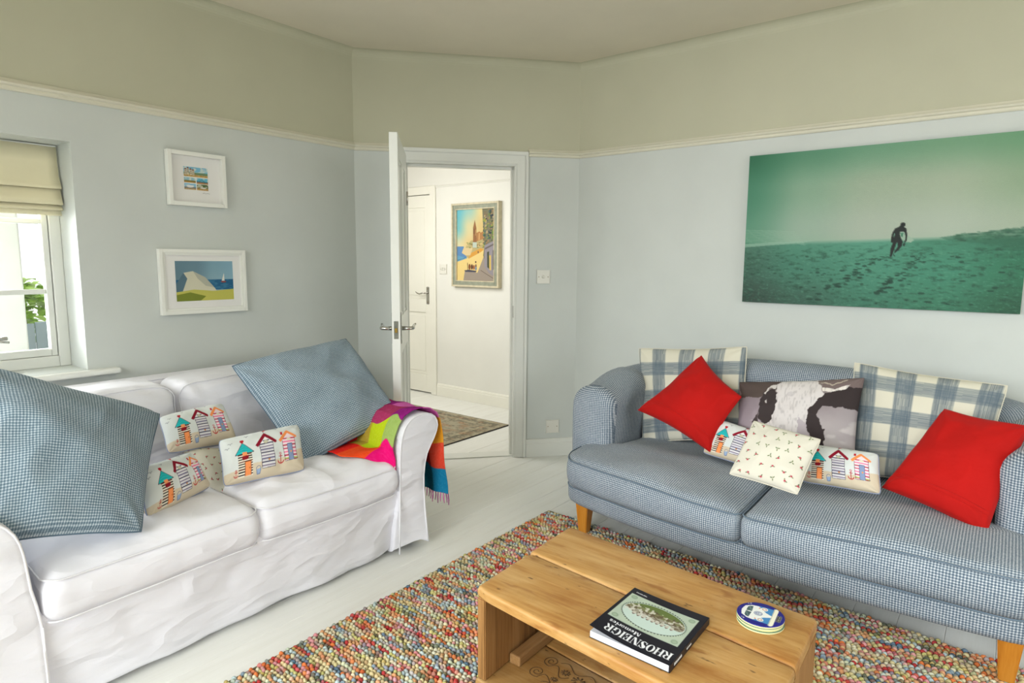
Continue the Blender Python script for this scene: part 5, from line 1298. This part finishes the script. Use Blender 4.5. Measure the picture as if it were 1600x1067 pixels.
# "Memories" in a smaller fat face
def low(ch, x, b):
    X_ = 9.0
    def st_(xx, t=None, w=2.7): a.rect(xx, b-(t or X_), xx+w, b, wt); a.rect(xx-.9, b-1, xx+w+.9, b, wt)
    if ch == 'M': a.rect(x, b-14, x+1.4, b, wt); a.poly([(x, b-14), (x+4, b-14), (x+8.4, b-3), (x+7, b)], wt); a.rect(x+11, b-14, x+14.6, b, wt); a.poly([(x+7, b), (x+11, b-14), (x+12.4, b-14), (x+8, b)], wt); a.rect(x-1.4, b-1, x+3, b, wt); a.rect(x+9.6, b-1, x+16, b, wt); return 17.4
    if ch == 'e': a.ell(x+4.4, b-X_/2, 4.4, X_/2, wt); a.ell(x+5.2, b-X_*.66, 1.7, 1.8, (26, 26, 36)); a.rect(x+4.4, b-X_*.42, x+9.4, b-X_*.26, (26, 26, 36)); return 9.8
    if ch == 'm': st_(x); st_(x+5.6); st_(x+11.2); a.curve(x+4.5, b-X_+2.4, 2.6, 2.2, pi, 2*pi, 1.4, wt); a.curve(x+10, b-X_+2.4, 2.6, 2.2, pi, 2*pi, 1.4, wt); return 16.2
    if ch == 'o': a.ell(x+4.4, b-X_/2, 4.4, X_/2, wt); a.ell(x+4.4, b-X_/2, 1.8, X_/2-1.2, (26, 26, 36)); return 9.9
    if ch == 'r': st_(x); a.ell(x+6, b-X_+2, 2, 2, wt); return 8.8
    if ch == 'i': st_(x); a.ell(x+1.4, b-12.6, 1.9, 1.9, wt); return 5.2
    if ch == 's': a.curve(x+3.4, b-X_*.72, 2.5, 2.0, pi*.4, pi*1.95, 1.9, wt, n=10); a.curve(x+3.6, b-X_*.27, 2.6, 2.1, -pi*.5, pi*.85, 1.9, wt, n=10); return 8
x = 104.0
for ch in 'Memories': x += low(ch, x, 66)
a.rect(14, 76, 204, 214, (176, 190, 172)); n = a.noise(30, 20, 3); m = (a.X > 14) & (a.X < 204) & (a.Y > 76) & (a.Y < 214); a._put(m & (n > .6), (166, 182, 166), .5)
for cx_, cy_ in ((28, 90), (190, 90), (28, 200), (190, 200)): a.ell(cx_, cy_, 9, 9, (142, 160, 140)); a.ell(cx_, cy_, 5, 5, (152, 170, 148))
ex, ey, rx, ry = 109, 145, 84, 56
a.ell(ex, ey, rx+4, ry+4, (60, 70, 62), n=60)
for k in range(64):
    t = 2*pi*k/64; a.ell(ex+(rx+3)*math.cos(t), ey+(ry+3)*math.sin(t), 2.2, 2.2, (176, 190, 172))
a.ell(ex, ey, rx, ry, (190, 208, 200), n=60)
inside = ((a.X-ex)/(rx-2))**2+((a.Y-ey)/(ry-2))**2 < 1
a._put(inside & (a.Y > 150) & (a.Y < 172), (120, 120, 84)); a._put(inside & (a.Y >= 172), (96, 112, 58)); a._put(inside & (a.Y > 140+6*np.sin(a.X/9)) & (a.Y < 156), (150, 146, 130))
a._put(inside & (a.noise(6, 5, 9) > .6) & (a.Y > 136) & (a.Y < 178), (92, 78, 60), .8); a._put(inside & (a.noise(7, 5, 19) > .68) & (a.Y > 134) & (a.Y < 180), (206, 204, 194), .8)
for k in range(9): x0 = 50+k*13; a.rect(x0, 132, x0+9, 142, (190, 186, 174)); a.poly([(x0-1, 132), (x0+4.5, 127), (x0+10, 132)], (110, 92, 84))
for k in range(9): a.rect(166+k*3.6, 224, 168.2+k*3.6, 229 if k % 3 else 227, wt)      # tiny author line, too small to read
bO = Vector((-0.530, 1.257, 0)); bU = Vector((-0.213, 0.006, 0)); bV = Vector((-0.003, 0.245, 0))
book = empty('paperback_book', 'black paperback with oval village picture lying on the coffee table', 'book', (-0.64, 1.38, T))
def bkL(o): o.location = (0.64, -1.38, -T); return o
BZ = T+0.0015
def bprism(nm, u0, u1, v0, v1, z0, z1, mat):
    P = [bO+bU*u+bV*v for u, v in ((u0, v0), (u1, v0), (u1, v1), (u0, v1))]
    return bkL(prism(nm, [(p.x, p.y) for p in P], z0, z1, mat, book))
bprism('back_cover', 0, 1, 0, 1, BZ, BZ+0.0008, M_black); bprism('page_block', 0.012, 0.992, 0.006, 0.994, BZ+0.0009, BZ+0.0165, M_pages)
sp_ = bprism('spine', -0.006, 0.004, 0, 1, BZ, BZ+0.0182, M_black)
vs_ = [tube('', [bO+bU*-0.0072+bV*v+Vector((0, 0, BZ+z)) for v, z in seg_], 0.0008, None, seg=4, build=False) for seg_ in
       [[(0.10+0.026*k, 0.006), (0.10+0.026*k+0.008, 0.0125)] for k in range(7)]+[[(0.10+0.026*k+0.008, 0.0125), (0.10+0.026*k+0.014, 0.006)] for k in range(7)]+[[(0.40+0.02*k, 0.007), (0.40+0.02*k, 0.0115)] for k in range(6)]]
bkL(join_tubes('spine_lettering', vs_, M_mount, book))['kind'] = 'stuff'
def lift(u, v): return np.stack([0*u, 0*u, 0.014*np.clip((u-0.25)/0.75, 0, 1)**2*(1-0.55*v)], 1)
cvr = bkL(art_plane('front_cover', a, bO+Vector((0, 0, BZ+0.0185)), bU, bV, M_cover, book, bulge=lift))
md = cvr.modifiers.new('thick', 'SOLIDIFY'); md.thickness = 0.0006; md.offset = -1; cvr.data.materials.append(M_mount); md.material_offset_rim = 0

# ------------------------------------------------------------------ coasters
a = Art(116, 116, 150, 150, (40, 36, 128), 3)
a.poly([(24, 30), (36, 15), (58, 11), (80, 15), (92, 30), (97, 62), (97, 84), (19, 84), (19, 62)], (232, 234, 232))
a.poly([(28, 34), (56, 36), (56, 22), (40, 22), (32, 25)], (70, 92, 96)); a.poly([(88, 34), (60, 36), (60, 22), (76, 22), (84, 25)], (70, 92, 96))
a.line([(32, 33), (52, 24)], 1.5, (130, 150, 150)); a.line([(64, 34), (82, 26)], 1.5, (130, 150, 150))
for m_ in (1, -1): a.poly([(58+m_*q, w_) for q, w_ in ((38, 44), (33, 50), (24, 58), (13, 68), (4, 84), (39, 84), (39, 60))], (70, 134, 190))
for x_ in (30, 86): a.ell(x_, 62, 8.5, 8.5, (232, 234, 232)); a.ell(x_, 62, 6.2, 6.2, (190, 150, 140)); a.ell(x_, 62, 3.4, 3.4, (240, 236, 226)); a.ell(x_, 50, 3, 2, (220, 140, 120))
a.ell(58, 52, 10.5, 10.5, (36, 66, 128)); a.ell(58, 52, 8.8, 8.8, (226, 230, 236)); a.ell(58, 52, 7.4, 7.4, (36, 66, 128))
a.line([(54, 46), (58, 52), (62, 46)], 1.8, (226, 230, 236)); a.line([(51.5, 49), (55, 58.6), (58, 53), (61, 58.6), (64.5, 49)], 1.8, (226, 230, 236))
a.poly([(14, 84), (102, 84), (104, 90), (98, 95), (18, 95), (12, 90)], (236, 234, 214)); a.line([(16, 85), (100, 85)], 1.2, (150, 150, 130))
a.rect(43, 97, 73, 107, (60, 60, 56)); a.line([(43, 97), (73, 97), (73, 107), (43, 107), (43, 97)], 1, (150, 150, 140))
for k in range(5): a.rect(46+k*5, 100, 48.6+k*5, 104.5, (150, 150, 140))
for x_ in (18, 98): a.curve(x_, 22, 3, 4, 0, 2*pi, 1.1, (210, 210, 214))
cc0 = Vector((-0.4345, 1.600)); cV = Vector((1, .085)).normalized(); cU = Vector((-cV.y, cV.x))
for k, (dx, dy, lab) in enumerate(((0.001, -0.003, 'cream-edged round coaster at the bottom of the stack on the coffee table'), (-0.0015, 0.001, 'cream-edged round coaster in the middle of the stack'), (0, 0, 'navy round coaster with a camper van front, topmost of the stack'))):
    z0 = T+0.0015+k*0.0066; r = empty('coaster', lab, 'coaster', (cc0.x+dx, cc0.y+dy, z0), group='coasters stacked on the table')
    R0 = 0.0578; zt = 0.0063
    lathe('rim', [(0, 0), (R0-0.001, 0), (R0, 0.001), (R0, zt-0.002)], M_cork, r, 48)
    lathe('edge_line', [(R0, zt-0.0021), (R0+0.0002, zt-0.0008), (R0-0.001, zt), (R0-0.0025, zt)], M_navy if k == 2 else M_green, r, 48)
    if k == 2:
        V = []; C_ = []; F = []; NR_, NS = 70, 150
        for i in range(NR_+1):
            rr_ = i/NR_*(R0-0.0022)
            for q in range(NS):
                t = 2*pi*q/NS; p = cU*(rr_*math.cos(t))+cV*(rr_*math.sin(t)); V.append((p.x, p.y, zt))
                C_.append((58+math.cos(t)*rr_*1000*58/57.8, 58+math.sin(t)*rr_*1000*58/57.8))
        for i in range(NR_):
            for q in range(NS):
                b_ = i*NS+q; c_ = i*NS+(q+1) % NS; F.append((b_, c_, c_+NS, b_+NS))
        C_ = np.array(C_); o = mesh('printed_face', V, [f[::-1] for f in F], M_cover, r, False, col=at(a, C_[:, 0], C_[:, 1]))
        bm = bmesh.new(); bm.from_mesh(o.data)
        bmesh.ops.recalc_face_normals(bm, faces=bm.faces)
        if sum(f.normal.z for f in bm.faces) < 0: bmesh.ops.reverse_faces(bm, faces=bm.faces)
        bm.to_mesh(o.data); bm.free()
    else: lathe('face', [(0, zt), (R0-0.0024, zt)], M_cork, r, 48)
